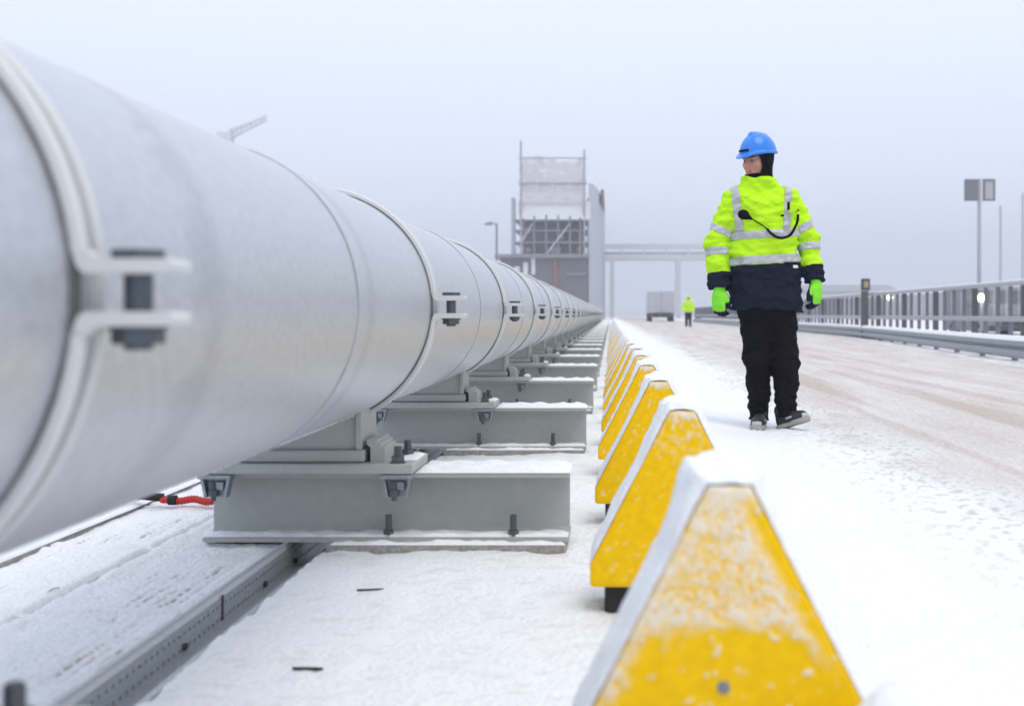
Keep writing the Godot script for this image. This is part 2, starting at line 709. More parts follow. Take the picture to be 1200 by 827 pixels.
func indexed_sheet(pts: Array, cols: int, rows: int, colors: PackedColorArray) -> ArrayMesh:
	var P := PackedVector3Array(pts)
	var N := PackedVector3Array()
	N.resize(P.size())
	for j in rows:
		for i in cols:
			var du := P[j * cols + min(i + 1, cols - 1)] - P[j * cols + max(i - 1, 0)]
			var dw := P[min(j + 1, rows - 1) * cols + i] - P[max(j - 1, 0) * cols + i]
			var g := du.cross(dw).normalized()
			N[j * cols + i] = g if g.y > 0.0 else -g
	var T := PackedInt32Array()
	T.resize((cols - 1) * (rows - 1) * 6)
	var t := 0
	for j in rows - 1:
		for i in cols - 1:
			var a := j * cols + i
			T[t] = a; T[t + 1] = a + cols + 1; T[t + 2] = a + 1
			T[t + 3] = a; T[t + 4] = a + cols; T[t + 5] = a + cols + 1
			t += 6
	if (P[T[1]] - P[T[0]]).cross(P[T[2]] - P[T[0]]).y > 0.0:
		for k in range(0, T.size(), 3):
			var q := T[k + 1]
			T[k + 1] = T[k + 2]; T[k + 2] = q
	var arr := []
	arr.resize(Mesh.ARRAY_MAX)
	arr[Mesh.ARRAY_VERTEX] = P
	arr[Mesh.ARRAY_NORMAL] = N
	arr[Mesh.ARRAY_COLOR] = colors
	arr[Mesh.ARRAY_INDEX] = T
	var m := ArrayMesh.new()
	m.add_surface_from_arrays(Mesh.PRIMITIVE_TRIANGLES, arr)
	return m


# panels of the snowed-in deck beside the trench, and the steel channel in it
func deck() -> void:
	var d := Node3D.new()
	d.name = "pavement"
	d.set_meta("kind", "structure")
	add_child(d)
	var wx := 0.42
	var lz := 0.86
	for j in 12:
		for i in 5:
			var x1 := -1.092 - i * (wx + 0.012)
			var z1 := 1.35 + j * (lz + 0.014)
			if j > 7 and i > 2:
				continue
			var fine := j < 5
			var nu := 42 if fine else 14
			var nv := 60 if fine else 20
			var pts := []
			var cols := PackedColorArray()
			var lift := noise.get_noise_2d(i * 7.3, j * 3.9) * 0.006
			for b in nv + 1:
				for a in nu + 1:
					var u := float(a) / nu
					var w := float(b) / nv
					var x := x1 - wx * u
					var z := z1 + lz * w
					var edge := minf(minf(u, 1.0 - u) * wx, minf(w, 1.0 - w) * lz)
					var rim := ss(0.0, 0.012, edge)
					var y := -0.035 + lift + 0.016 * rim
					# raised frame of each panel, softened by the snow
					y += 0.007 * (1.0 - ss(0.03, 0.075, edge))
					var cover := noise.get_noise_2d(x * 2.2 + 3.0, z * 1.6)
					var bare := ss(-0.02, 0.36, cover) * ss(0.02, 0.06, edge)
					var rib := absf(sin((x + 5.0) * PI / 0.034))
					y += 0.006 * bare * (rib - 0.5) + noise.get_noise_2d(x * 6.0, z * 6.0) * 0.007 + noise2.get_noise_2d(x * 30.0, z * 24.0) * 0.0025
					pts.append(Vector3(x, y, -z))
					var c := Color(0.88, 0.895, 0.91)
					var gap := noise2.get_noise_2d(x * 30.0, z * 60.0)
					var dirt := bare * ss(0.45, 0.05, rib) * ss(-0.25, 0.25, gap)
					c = c.lerp(Color(0.20, 0.17, 0.155), dirt * 0.8)
					var s1 := Vector2(x + 1.22, (z - 3.27) * 0.8).length()
					var s2 := Vector2(x + 1.16, (z - 2.72) * 0.7).length()
					var worn := maxf(ss(0.16, 0.02, s1), ss(0.14, 0.02, s2)) * ss(0.7, 0.1, rib) * ss(-0.3, 0.2, gap)
					c = c.lerp(Color(0.22, 0.17, 0.14) if s1 < s2 else Color(0.42, 0.24, 0.17), worn * 0.85)
					cols.append(c)
			part("panel", indexed_sheet(pts, nu + 1, nv + 1, cols), M.snow, d)
	var bed := MB.new()
	bed.col = Color(0.80, 0.815, 0.85)
	bed.box(Vector3(-6.09, -0.10, -9), Vector3(10.0, 0.10, 17.5), 0.0)
	structure("ground_slab", bed, M.snow)
	# steel channel lying in the trench
	var ch := thing("steel_channel", "galvanized perforated steel channel lying in the trench beside the snowy deck", "channel", Vector3(-1.022, -0.128, -5.6))
	var wall := MB.new()
	var L := 9.0
	wall.box(Vector3(-0.0545, 0.020, 0), Vector3(0.003, 0.04, L))
	wall.box(Vector3(-0.0545, 0.064, 0), Vector3(0.003, 0.028, L))
	wall.box(Vector3(-0.0545, 0.094, 0), Vector3(0.003, 0.016, L))
	wall.box(Vector3(-0.0555, 0.1275, 0), Vector3(0.012, 0.006, L), 0.002)
	var k := 0
	while k < 250:
		var zc := -L / 2 + 0.018 + k * 0.036
		wall.box(Vector3(-0.0545, 0.045, zc), Vector3(0.003, 0.010, 0.018))
		wall.box(Vector3(-0.0545, 0.082, zc), Vector3(0.003, 0.008, 0.018))
		k += 1
	var packed := MB.new()
	packed.box(Vector3(-0.0595, 0.062, 0), Vector3(0.003, 0.122, L))
	part("packed_snow", packed, M.snowcap, part("side_wall", wall, M.tray, ch))
	var fl := MB.new()
	fl.box(Vector3(-0.002, 0.030, 0), Vector3(0.108, 0.006, L))
	fl.box(Vector3(-0.012, 0.036, 0), Vector3(0.022, 0.006, L), 0.002)
	part("floor", fl, M.tray, ch)
	var lip := MB.new()
	lip.box(Vector3(0.054, 0.048, 0), Vector3(0.004, 0.08, L))
	lip.box(Vector3(0.060, 0.088, 0), Vector3(0.018, 0.006, L), 0.002)
	part("lip", lip, M.tray, ch)
	for zb in [1.9, 2.6, 2.95]:
		var bt := MB.new()
		bt.hexnut(Vector3(-0.053, 0.05, L / 2 - zb), Vector3(-0.043, 0.05, L / 2 - zb), 0.010)
		part("bolt", bt, M.bolt, ch)
	for zb in [2.2, 3.9]:
		var slot := MB.new()
		slot.box(Vector3(-0.0515, 0.075, L / 2 - zb), Vector3(0.004, 0.07, 0.012), 0.001)
		part("joint_strap", slot, M.bolt, ch)


# ------------------------------------------------------------------ the pipe
func pipeline() -> void:
	var p := thing("pipeline", "large silver grey clad pipeline running on steel supports", "pipeline", Vector3(PX, PY, 0))
	for k in range(0, 36):
		# a section runs between two lap seams
		var za := 0.15 + k * S - S
		var zb := za + S + 0.03
		if k == 0:
			za = 0.05
			zb = 0.15 + 0.03
		var near := k < 5
		var seg := 96 if near else 40
		var rows := 40 if near else 4
		var P := PackedVector3Array()
		var N := PackedVector3Array()
		var C := PackedColorArray()
		var T := PackedInt32Array()
		for j in rows + 1:
			var t := float(j) / rows
			var z := lerpf(za, zb, t)
			for i in seg + 1:
				var a := TAU * i / seg
				# sheets swell slightly towards the seam and dent a little
				var r := R + 0.0022 * ss(0.9, 1.0, t) - 0.0022 * ss(0.06, 0.0, t)
				var nd := Vector3(cos(a), sin(a), 0)
				r += noise.get_noise_3d(nd.x * 1.4, nd.y * 1.4, z * 0.9) * 0.0016
				P.append(Vector3(nd.x * r, nd.y * r, -z))
				N.append(nd)
				C.append(clad_color(nd, z))
		for j in rows:
			for i in seg:
				var q := j * (seg + 1) + i
				T.append_array(PackedInt32Array([q, q + 1, q + seg + 2, q, q + seg + 2, q + seg + 1]))
		var arr := []
		arr.resize(Mesh.ARRAY_MAX)
		arr[Mesh.ARRAY_VERTEX] = P
		arr[Mesh.ARRAY_NORMAL] = N
		arr[Mesh.ARRAY_COLOR] = C
		arr[Mesh.ARRAY_INDEX] = T
		var m := ArrayMesh.new()
		m.add_surface_from_arrays(Mesh.PRIMITIVE_TRIANGLES, arr)
		part("cladding_section", m, M.clad, p)
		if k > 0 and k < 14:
			# folded lap seam
			var ring := MB.new()
			hoop(ring, R - 0.001, R + 0.0055, -zb + 0.002, -zb - 0.014, 0.0, TAU, 96 if near else 40)
			var lap := part("lap_seam", ring, M.clad, p)
			var shadow_ring := MB.new()  # dark ring painted in for the shadow of the lap gap
			hoop(shadow_ring, R - 0.001, R + 0.0048, -zb + 0.0045, -zb + 0.0015, 0.0, TAU, 96 if near else 40)
			part("seam_shadow", shadow_ring, M.sheet_dark, lap)
	# frost crust that hangs along the lower side
	var fr := MB.new()
	var rng := RandomNumberGenerator.new()
	rng.seed = 5
	for i in 420:
		var z := rng.randf_range(2.6, 4.0) if i < 300 else rng.randf_range(4.3, 9.0)
		var a := deg_to_rad(rng.randfn(-71.0, 3.0))
		var s := rng.randf_range(0.0015, 0.0045)
		var pos := Vector3(cos(a) * (R + s * 0.2), sin(a) * (R + s * 0.2), -z)
		fr.box(pos, Vector3(s * 1.5, s * 1.3, s * rng.randf_range(1.5, 4.0)), s * 0.6, Basis(Vector3(0, 0, 1), rng.randf() * 3.0))
	var f := part("frost_crust", fr, M.snowcap, p)
	f.set_meta("kind", "stuff")


func clad_color(nd: Vector3, z: float) -> Color:
	var c := Color(0.97, 0.97, 0.97)
	# rubbed marks left by lifting slings right round the pipe, with a ragged outline
	var rag := noise.get_noise_3d(nd.x * 5.0, nd.y * 5.0, z * 12.0)
	var band := maxf(ss(0.055, 0.035, absf(z - 1.855) + rag * 0.05), ss(0.028, 0.014, absf(z - 3.09) + rag * 0.03))
	c = c.lerp(Color(0.66, 0.67, 0.69), band * 0.45)
	# scratches and dust
	var scuff := ss(0.30, 0.55, noise.get_noise_3d(nd.x * 9.0, nd.y * 9.0, z * 5.0))
	c = c.lerp(Color(0.80, 0.79, 0.77), scuff * 0.25)
	return c


func hoop(mb: MB, ri: float, ro: float, za: float, zb: float, a0: float, a1: float, seg: int) -> void:
	# flat band round the z axis with rounded outer edges
	var rr := minf((ro - ri) * 0.45, absf(zb - za) * 0.3)
	var zs := signf(zb - za)
	var prof := [[ri, za, Vector2(0, -zs)], [ro - rr, za, Vector2(0, -zs)], [ro - rr * 0.3, za + zs * rr * 0.3, Vector2(0.7, -zs * 0.7)], [ro, za + zs * rr, Vector2(1, 0)], [ro, zb - zs * rr, Vector2(1, 0)], [ro - rr * 0.3, zb - zs * rr * 0.3, Vector2(0.7, zs * 0.7)], [ro - rr, zb, Vector2(0, zs)], [ri, zb, Vector2(0, zs)]]
	for i in seg:
		var t0 := lerpf(a0, a1, float(i) / seg)
		var t1 := lerpf(a0, a1, float(i + 1) / seg)
		var d0 := Vector3(cos(t0), sin(t0), 0)
		var d1 := Vector3(cos(t1), sin(t1), 0)
		for k in prof.size() - 1:
			var a: Array = prof[k]
			var b: Array = prof[k + 1]
			var na: Vector2 = a[2]
			var nb: Vector2 = b[2]
			var Z := Vector3(0, 0, 1)
			mb.squad(d0 * a[0] + Z * a[1], d1 * a[0] + Z * a[1], d1 * b[0] + Z * b[1], d0 * b[0] + Z * b[1], d0 * na.x + Z * na.y, d1 * na.x + Z * na.y, d1 * nb.x + Z * nb.y, d0 * nb.x + Z * nb.y)
	for t in [a0, a1]:
		if a1 - a0 < TAU - 0.01:
			var d := Vector3(cos(t), sin(t), 0)
			var tang := Vector3(-sin(t), cos(t), 0) * (-1.0 if t == a0 else 1.0)
			mb.poly([d * ri + Vector3(0, 0, za), d * ro + Vector3(0, 0, za), d * ro + Vector3(0, 0, zb), d * ri + Vector3(0, 0, zb)], tang)


func make_clamp(seg: int) -> Node3D:
	# origin on the pipe axis, at the front face of the strap
	var t := thing("pipe_clamp", "pale grey two-half pipe clamp with bolted ears round the pipe", "clamp", Vector3.ZERO, "clamps round the pipeline")
	var ri := R + 0.004
	var ro := R + 0.020
	var w := 0.070
	var ws := 0.020
	for s in [1.0, -1.0]:
		var half := MB.new()
		var gap := 0.031 / R
		if s > 0.0:
			hoop(half, ri, ro, 0.0, -ws, gap + 0.035, PI - gap - 0.035, seg)
		else:
			hoop(half, ri, ro, 0.0, -ws, PI + gap + 0.035, TAU - gap - 0.035, seg)
		for side in [1.0, -1.0]:
			# the strap bends out into a flat ear
			var path := []
			for q in 7:
				var f := q / 6.0
				var bend := f * PI / 2
				path.append(Vector2(ri + 0.030 - 0.030 * cos(bend) + 0.0, gap * R + 0.030 - 0.030 * sin(bend)))
			var outl := PackedVector2Array()
			var th := 0.016
			# inner edge follows the strap, outer edge the ear
			outl.append(Vector2(ri, (gap + 0.036) * R + 0.004))
			outl.append(Vector2(ri + 0.001, gap * R + 0.008))
			outl.append(Vector2(ri + 0.006, gap * R - 0.004))
			outl.append(Vector2(ri + 0.014, gap * R - 0.009))
			outl.append(Vector2(ri + 0.108, gap * R - 0.009))
			outl.append(Vector2(ri + 0.114, gap * R - 0.005))
			outl.append(Vector2(ri + 0.115, gap * R - 0.001))
			outl.append(Vector2(ri + 0.114, gap * R + 0.004))
			outl.append(Vector2(ri + 0.108, gap * R + 0.008))
			outl.append(Vector2(ri + 0.030, gap * R + 0.008))
			outl.append(Vector2(ri + 0.021, gap * R + 0.011))
			outl.append(Vector2(ri + 0.0165, gap * R + 0.018))
			outl.append(Vector2(ri + th, (gap + 0.036) * R + 0.004))
			half.extrude(outl, Vector3.ZERO, Vector3(side, 0, 0), Vector3(0, s, 0), Vector3(0, 0, -ws))
			# the ear itself is wider than the strap
			half.box(Vector3(side * (ri + 0.070), s * (gap * R - 0.0005), -ws - 0.0245), Vector3(0.088, 0.0165, 0.0485), 0.004)
		part("upper_half" if s > 0 else "lower_half", half, M.clamp, t)
	var liner := MB.new()
	hoop(liner, R + 0.0005, R + 0.006, 0.001, -ws - 0.002, 0.0, TAU, seg * 2)
	part("rubber_liner", liner, M.liner, t)
	# stop ring that runs unbroken behind the strap
	var back := MB.new()
	hoop(back, R + 0.0005, R + 0.018, -0.050, -0.070, 0.0, TAU, seg * 2)
	part("stop_ring", back, M.clamp, t)
	for side in [1.0, -1.0]:
		var b := MB.new()
		var bx: float = side * (R + 0.066)
		var g := 0.031
		b.cyl(Vector3(bx, -g - 0.036, -w / 2), Vector3(bx, g + 0.010, -w / 2), 0.0165, 0.0165, 16)
		b.hexnut(Vector3(bx, g + 0.0082, -w / 2), Vector3(bx, g + 0.019, -w / 2), 0.033, 0.3)
		var bolt := part("bolt", b, M.bolt, t)
		var nu := MB.new()
		nu.cyl(Vector3(bx, -g - 0.0085, -w / 2), Vector3(bx, -g - 0.0125, -w / 2), 0.034, 0.034, 18)
		nu.hexnut(Vector3(bx, -g - 0.0125, -w / 2), Vector3(bx, -g - 0.029, -w / 2), 0.030, 0.1)
		part("nut", nu, M.bolt, bolt)
	return t


func anchor(mb: MB, at: Vector3, h: float, r: float) -> void:
	mb.cyl(at, at + Vector3(0, 0.004, 0), r * 2.1, r * 2.1, 14)
	mb.hexnut(at + Vector3(0, 0.004, 0), at + Vector3(0, 0.004 + r * 1.5, 0), r * 1.85, 0.25)
	mb.cyl(at, at + Vector3(0, h, 0), r, r * 0.96, 12)
	# a few thread rings
	var y := 0.006 + r * 1.6
	while y < h - 0.004:
		mb.cyl(at + Vector3(0, y, 0), at + Vector3(0, y + 0.0022, 0), r * 1.07, r * 1.07, 10)
		y += 0.0055


func make_support(detail: bool) -> Node3D:
	# origin under the pipe axis at the beam's centre line, on the ground
	var t := thing("pipe_support", "grey steel beam support with bolted plate and saddle under the pipe", "pipe support", Vector3.ZERO, "steel supports under the pipeline")
	var x0 := -1.345 - PX
	var x1 := -0.128 - PX
	var hb := 0.229
	var bw := 0.12
	var tf := 0.014
	var prof := PackedVector2Array([Vector2(-bw, 0), Vector2(bw, 0), Vector2(bw, tf), Vector2(0.022, tf), Vector2(0.010, tf + 0.006), Vector2(0.005, tf + 0.018), Vector2(0.005, hb - tf - 0.018), Vector2(0.010, hb - tf - 0.006), Vector2(0.022, hb - tf), Vector2(bw, hb - tf), Vector2(bw, hb), Vector2(-bw, hb), Vector2(-bw, hb - tf), Vector2(-0.022, hb - tf), Vector2(-0.010, hb - tf - 0.006), Vector2(-0.005, hb - tf - 0.018), Vector2(-0.005, tf + 0.018), Vector2(-0.010, tf + 0.006), Vector2(-0.022, tf), Vector2(-bw, tf)])
	var beam := MB.new()
	beam.extrude(prof, Vector3(x0, 0, 0), Vector3(0, 0, 1), Vector3(0, 1, 0), Vector3(x1 - x0, 0, 0))
	part("beam", beam, M.paint, t)
	# plate bolted on the beam
	var pl := MB.new()
	pl.box(Vector3(0.03, hb + 0.018, 0), Vector3(0.692, 0.034, 0.32), 0.004)
	part("top_plate", pl, M.paint, t)
	# sliding shoe and saddle
	var yb := hb + 0.036
	var shoe := MB.new()
	shoe.box(Vector3(0.01, yb + 0.021, 0), Vector3(0.40, 0.040, 0.26), 0.004)
	part("shoe", shoe, M.paint, t)
	var web := MB.new()
	var wp := PackedVector2Array()
	wp.append(Vector2(-0.178, yb + 0.042))
	wp.append(Vector2(0.178, yb + 0.042))
	for q in 13:
		var xx := lerpf(0.178, -0.178, q / 12.0)
		wp.append(Vector2(xx, PY - sqrt((R + 0.003) * (R + 0.003) - xx * xx)))
	web.extrude(wp, Vector3(0, 0, -0.01), Vector3(1, 0, 0), Vector3(0, 1, 0), Vector3(0, 0, 0.02))
	for zz in [0.095, -0.105]:
		part("saddle_web", web, M.paint, t).position.z = zz
	for s in [-1.0, 1.0]:
		var sp := MB.new()
		var top := PY - sqrt((R + 0.003) * (R + 0.003) - 0.19 * 0.19)
		sp.box(Vector3(s * 0.1895, (top + 0.012 + yb + 0.042) / 2, 0), Vector3(0.021, top + 0.012 - yb - 0.042, 0.25), 0.003)
		part("saddle_side", sp, M.paint, t)
		# stepped guide that hooks over the shoe
		var g := MB.new()
		var gp := PackedVector2Array([Vector2(0.216, 0), Vector2(0.262, 0), Vector2(0.262, 0.052), Vector2(0.250, 0.052), Vector2(0.250, 0.064), Vector2(0.238, 0.064), Vector2(0.238, 0.074), Vector2(0.204, 0.074), Vector2(0.204, 0.060), Vector2(0.216, 0.050)])
		g.extrude(gp, Vector3(0.01, yb - 0.001, -0.11), Vector3(s, 0, 0), Vector3(0, 1, 0), Vector3(0, 0, 0.22))
		part("guide_block", g, M.paint, t)
	# girder clamps under the plate, two in front and two behind
	for cx in [-0.279, 0.320]:
		for cz in [1.0, -1.0]:
			var c := MB.new()
			var tp := PackedVector2Array([Vector2(-0.052, 0), Vector2(0.052, 0), Vector2(0.036, -0.076), Vector2(-0.036, -0.076)])
			var hole := PackedVector2Array([Vector2(-0.040, -0.022), Vector2(0.040, -0.022), Vector2(0.028, -0.072), Vector2(-0.028, -0.072)])
			var zf: float = cz * 0.152
			# back plate, side cheeks and a lip on top
			c.extrude(tp, Vector3(cx, hb - 0.001, zf - cz * 0.045), Vector3(1, 0, 0), Vector3(0, 1, 0), Vector3(0, 0, cz * 0.012))
			c.extrude(PackedVector2Array([Vector2(-0.052, 0), Vector2(-0.042, 0), Vector2(-0.027, -0.076), Vector2(-0.036, -0.076)]), Vector3(cx, hb - 0.001, zf - cz * 0.033), Vector3(1, 0, 0), Vector3(0, 1, 0), Vector3(0, 0, cz * 0.030))
			c.extrude(PackedVector2Array([Vector2(0.052, 0), Vector2(0.042, 0), Vector2(0.027, -0.076), Vector2(0.036, -0.076)]), Vector3(cx, hb - 0.001, zf - cz * 0.033), Vector3(1, 0, 0), Vector3(0, 1, 0), Vector3(0, 0, cz * 0.030))
			c.box(Vector3(cx, hb - 0.008, zf - cz * 0.012), Vector3(0.110, 0.013, 0.044), 0.002)
			c.box(Vector3(cx, hb - 0.040, zf - cz * 0.024), Vector3(0.050, 0.030, 0.018), 0.003)
			var gc := part("girder_clamp", c, M.galv, t)
			var b := MB.new()
			b.hexnut(Vector3(cx - 0.010, hb - 0.052, zf - cz * 0.014), Vector3(cx - 0.010, hb - 0.074, zf - cz * 0.014), 0.016)
			b.cyl(Vector3(cx - 0.010, hb - 0.088, zf - cz * 0.014), Vector3(cx - 0.010, hb - 0.03, zf - cz * 0.014), 0.009, 0.009, 10)
			part("bolt", b, M.bolt, gc)
			var tb := MB.new()
			anchor(tb, Vector3(cx, hb + 0.0355, cz * (0.125 if cz > 0 else 0.07)), 0.055, 0.0125)
			part("plate_bolt", tb, M.bolt, t)
	# anchor bolts through the bottom flange
	for ax in [0.282, 0.70]:
		for az in [0.085, -0.085]:
			var a := MB.new()
			anchor(a, Vector3(ax, tf, az), 0.072, 0.0105)
			part("anchor_bolt", a, M.bolt, t)
	if detail:
		pass
	# snow lying on the free end of the flange, on the plate and on the bottom flange
	var sn := MB.new()
	snow_pad(sn, 0.378, x1 + 0.004, -bw - 0.003, bw + 0.003, hb + 0.001, 0.017, 26, 14)
	snow_pad(sn, 0.29, 0.372, -0.15, 0.06, hb + 0.0355, 0.008, 10, 14)
	snow_pad(sn, -0.30, -0.235, -0.15, 0.15, hb + 0.0355, 0.012, 10, 14)
	snow_pad(sn, x0 + 0.003, x1 - 0.003, 0.008, bw - 0.012, tf + 0.001, 0.010, 70, 10)
	part("snow_cover", sn, M.snowcap, t)
	# grout bed under the free half of the beam
	var gb := MB.new()
	gb.box(Vector3(0.485, -0.032, 0), Vector3(0.79, 0.063, 0.33), 0.008)
	part("grout_bed", gb, M.concrete, t)
	var gs := MB.new()
	snow_pad(gs, 0.10, 0.875, 0.121, 0.162, -0.002, 0.012, 60, 8)
	part("bed_snow", gs, M.snowcap, t)
	return t


func snow_pad(mb: MB, xa: float, xb: float, za: float, zb: float, y: float, h: float, nu: int, nv: int) -> void:
	var pts := []
	for j in nv + 1:
		for i in nu + 1:
			var u := float(i) / nu
			var w := float(j) / nv
			var x := lerpf(xa, xb, u)
			var z := lerpf(za, zb, w)
			var e := minf(minf(u, 1.0 - u) * (xb - xa), minf(w, 1.0 - w) * (zb - za))
			var hh := h * sqrt(clampf(e / (h * 1.2 + 0.004), 0.0, 1.0)) * (0.8 + 0.9 * noise.get_noise_2d(x * 9.0 + xa, z * 14.0))
			pts.append(Vector3(x, y + maxf(hh, 0.0), z))
	mb.grid(pts, nu + 1, nv + 1, Vector3.UP)


func supports() -> void:
	var sp := make_support(true)
	var cl := make_clamp(40)
	for k in 34:
		var z := Z0 + k * S
		var s := sp if k == 0 else copy(sp, Vector3.ZERO)
		s.position = Vector3(PX - 0.012, 0, -z)
		var c := cl if k == 0 else copy(cl, Vector3.ZERO)
		c.position = Vector3(PX, PY, -z - 0.02)


# ------------------------------------------------------------------ yellow barriers
func make_barrier(variant: int) -> Node3D:
	# origin on the ground under the middle of the front face; the body runs back along -z
	var t := thing("barrier", "", "barrier", Vector3.ZERO, "row of yellow barriers along the road")
	var hw := 0.2375
	var tw := 0.030
	var y0 := 0.054
	var y1 := 0.11
	var y2 := 0.508
	var D := 0.23
	var yel := Color(0.95, 0.58, 0.002)
	var prof := PackedVector2Array([Vector2(-hw + 0.008, y0), Vector2(hw - 0.008, y0), Vector2(hw, y0 + 0.008), Vector2(hw, y1), Vector2(tw + 0.004, y2 - 0.004), Vector2(tw - 0.002, y2), Vector2(-tw + 0.002, y2), Vector2(-tw - 0.004, y2 - 0.004), Vector2(-hw, y1), Vector2(-hw, y0 + 0.008)])
	var body := MB.new()
	body.col = yel
	body.extrude(prof, Vector3(0, 0, -0.0042), Vector3(1, 0, 0), Vector3(0, 1, 0), Vector3(0, 0, -D + 0.0042))
	part("body", body, M.yellow, t)
	# front face with wind-packed snow sticking to it
	var face := MB.new()
	var nu := 150 if variant == 0 else 60
	var nv := 160 if variant == 0 else 64
	var pts := []
	var cols := []
	for j in nv + 1:
		for i in nu + 1:
			var w := float(j) / nv
			var y := lerpf(y0, y2, w)
			var half := (hw + minf(0.0, (y - y0 - 0.008))) if y < y1 else lerpf(hw, tw, (y - y1) / (y2 - y1))
			var ui := float(i) / nu
			ui = ui + 0.10 * sin(TAU * ui) / TAU * -1.0
			var x := lerpf(-half, half, ui)
			var edge := minf((half - absf(x)) * 0.88, minf(y - y0, y2 - y))
			var round_off := pow(1.0 - clampf(edge / 0.006, 0.0, 1.0), 2.0) * 0.004
			var f := 0.0
			var s := variant * 13.0
			var n1 := noise.get_noise_2d(x * 7.0 + s, y * 7.0)
			var n2 := noise.get_noise_2d(x * 34.0 + s, y * 34.0)
			var n3 := noise.get_noise_2d(x * 95.0 + s, y * 95.0)
			if variant == 0:
				# thick crust on the upper part, ragged lower rim
				var line := 0.305 + 0.05 * n1 + 0.02 * n2 - 0.13 * x * x / 0.01 * 0.2
				f = ss(-0.012, 0.03, y - line) * clampf(0.62 + 0.45 * n2 + 1.2 * n3 + 0.5 * n1, 0.0, 1.0)
				f *= ss(half - 0.004, half - 0.035, x + 0.01)
				f = maxf(f, ss(0.026, 0.0, absf(y - line - 0.012)) * clampf(0.75 + 1.2 * n2, 0.0, 1.0) * ss(half, half - 0.03, x + 0.01))
				f = maxf(f, ss(0.47, 0.497, y) * clampf(0.9 + n2, 0, 1))
				f = maxf(f, ss(0.50, 0.60, n2 + 0.3 * n1) * 0.9)
				f = maxf(f, ss(-half + 0.040, -half + 0.006, x + 0.02 * n1) * clampf(0.55 + n2 * 1.2, 0, 1) * ss(0.12, 0.24, y))
				f *= ss(0.012, 0.022, Vector2(x + 0.009, y - 0.217).length())
			else:
				f = ss(0.40, 0.62, n2 + 0.25 * n1) * (0.55 if variant == 1 else 0.35)
				f = maxf(f, ss(0.475, 0.497, y + 0.01 * n2) * clampf(0.7 + n2, 0, 1))
				if variant == 2:
					f = maxf(f, ss(0.38, 0.47, y + 0.05 * n1) * clampf(0.1 + n2 * 1.2, 0, 1))
			pts.append(Vector3(x, y, f * 0.0022 - round_off))
			cols.append(yel.lerp(Color(0.85, 0.80, 0.74), f * 0.9))
	face.grid(pts, nu + 1, nv + 1, Vector3(0, 0, 1), cols)
	part("front_face", face, M.yellow, t)
	# threaded lifting insert
	var ins := MB.new()
	ins.cyl(Vector3(-0.009, 0.217, -0.005), Vector3(-0.009, 0.217, 0.0022), 0.0095, 0.0095, 20)
	ins.cyl(Vector3(-0.009, 0.217, 0.002), Vector3(-0.009, 0.217, 0.0035), 0.0060, 0.0055, 16)
	part("lifting_insert", ins, M.grey, t)
	# foot set back under the body; its black stands for the shaded undercut
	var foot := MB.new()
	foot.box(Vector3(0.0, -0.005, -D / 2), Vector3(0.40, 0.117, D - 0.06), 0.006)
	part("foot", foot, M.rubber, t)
	# snow on the slopes and over the crest
	var sn := MB.new()
	var outline := []
	for q in 60:
		var u := q / 59.0
		# walk left slope, crest, right slope
		var pos: Vector2
		var nor: Vector2
		var run := Vector2(hw - tw, y2 - y1)
		if u < 0.42:
			pos = Vector2(-hw, y1).lerp(Vector2(-tw, y2), u / 0.42)
			nor = Vector2(-run.y, run.x).normalized()
		elif u > 0.58:
			pos = Vector2(tw, y2).lerp(Vector2(hw, y1), (u - 0.58) / 0.42)
			nor = Vector2(run.y, run.x).normalized()
		else:
			pos = Vector2(-tw, y2).lerp(Vector2(tw, y2), (u - 0.42) / 0.16)
			nor = Vector2(-run.y, run.x).normalized().lerp(Vector2(run.y, run.x).normalized(), (u - 0.42) / 0.16).normalized()
		outline.append([pos, nor, u])
	var rows := 26
	var sp := []
	for j in rows + 1:
		var w := float(j) / rows
		var z := lerpf(-0.0042, -D + 0.004, w)
		for o in outline:
			var pos: Vector2 = o[0]
			var nor: Vector2 = o[1]
			var u: float = o[2]
			var th := 0.008 + 0.016 * exp(-pow((u - 0.5) / 0.13, 2.0))
			th *= 1.0 + 0.8 * noise.get_noise_3d(u * 9.0, z * 11.0, variant * 5.0) + 0.5 * noise.get_noise_3d(u * 40.0, z * 45.0, variant * 5.0)
			var ends := 0.15 + 0.85 * sqrt(clampf(minf(w, 1.0 - w) * D / 0.016, 0.0, 1.0))
			var foot_fade := ss(0.0, 0.035, minf(u, 1.0 - u))
			th = th * ends * foot_fade + 0.0008
			var overhang := (0.001 + 0.006 * maxf(0.0, noise.get_noise_2d(u * 24.0, variant * 3.0)) + 0.003 * exp(-pow((u - 0.5) / 0.10, 2.0))) * ss(0.2, 0.0, w)
			sp.append(Vector3(pos.x + nor.x * th, pos.y + nor.y * th, z + overhang))
	sn.grid(sp, outline.size(), rows + 1, Vector3(0, 1, 0))
	part("snow_cap", sn, M.snowcap, t)
	return t


func barriers() -> void:
	var protos := []
	var rng := RandomNumberGenerator.new()
	rng.seed = 23
	for k in 46:
		var variant := 0 if k == 0 else (1 + k % 2)
		var b: Node3D
		if k < 3:
			b = make_barrier(variant)
			protos.append(b)
		else:
			b = copy(protos[variant], Vector3.ZERO)
		if k == 0:
			b.set_meta("label", "yellow barrier with a thick snow crust over its front face")
		else:
			b.set_meta("label", "yellow wedge barrier with snow on its sloping side in the row")
		b.position = Vector3(0.181 + rng.randfn(0.0, 0.005), 0.0, -(1.73 + k * 1.345))
		b.rotation.y = deg_to_rad(rng.randfn(0.0, 0.7))
		if k == 0:
			b.position.x = 0.172
			b.rotation.y = 0.0


# ------------------------------------------------------------------ the worker
var jn: FastNoiseLite
var torso := []
var arms := []


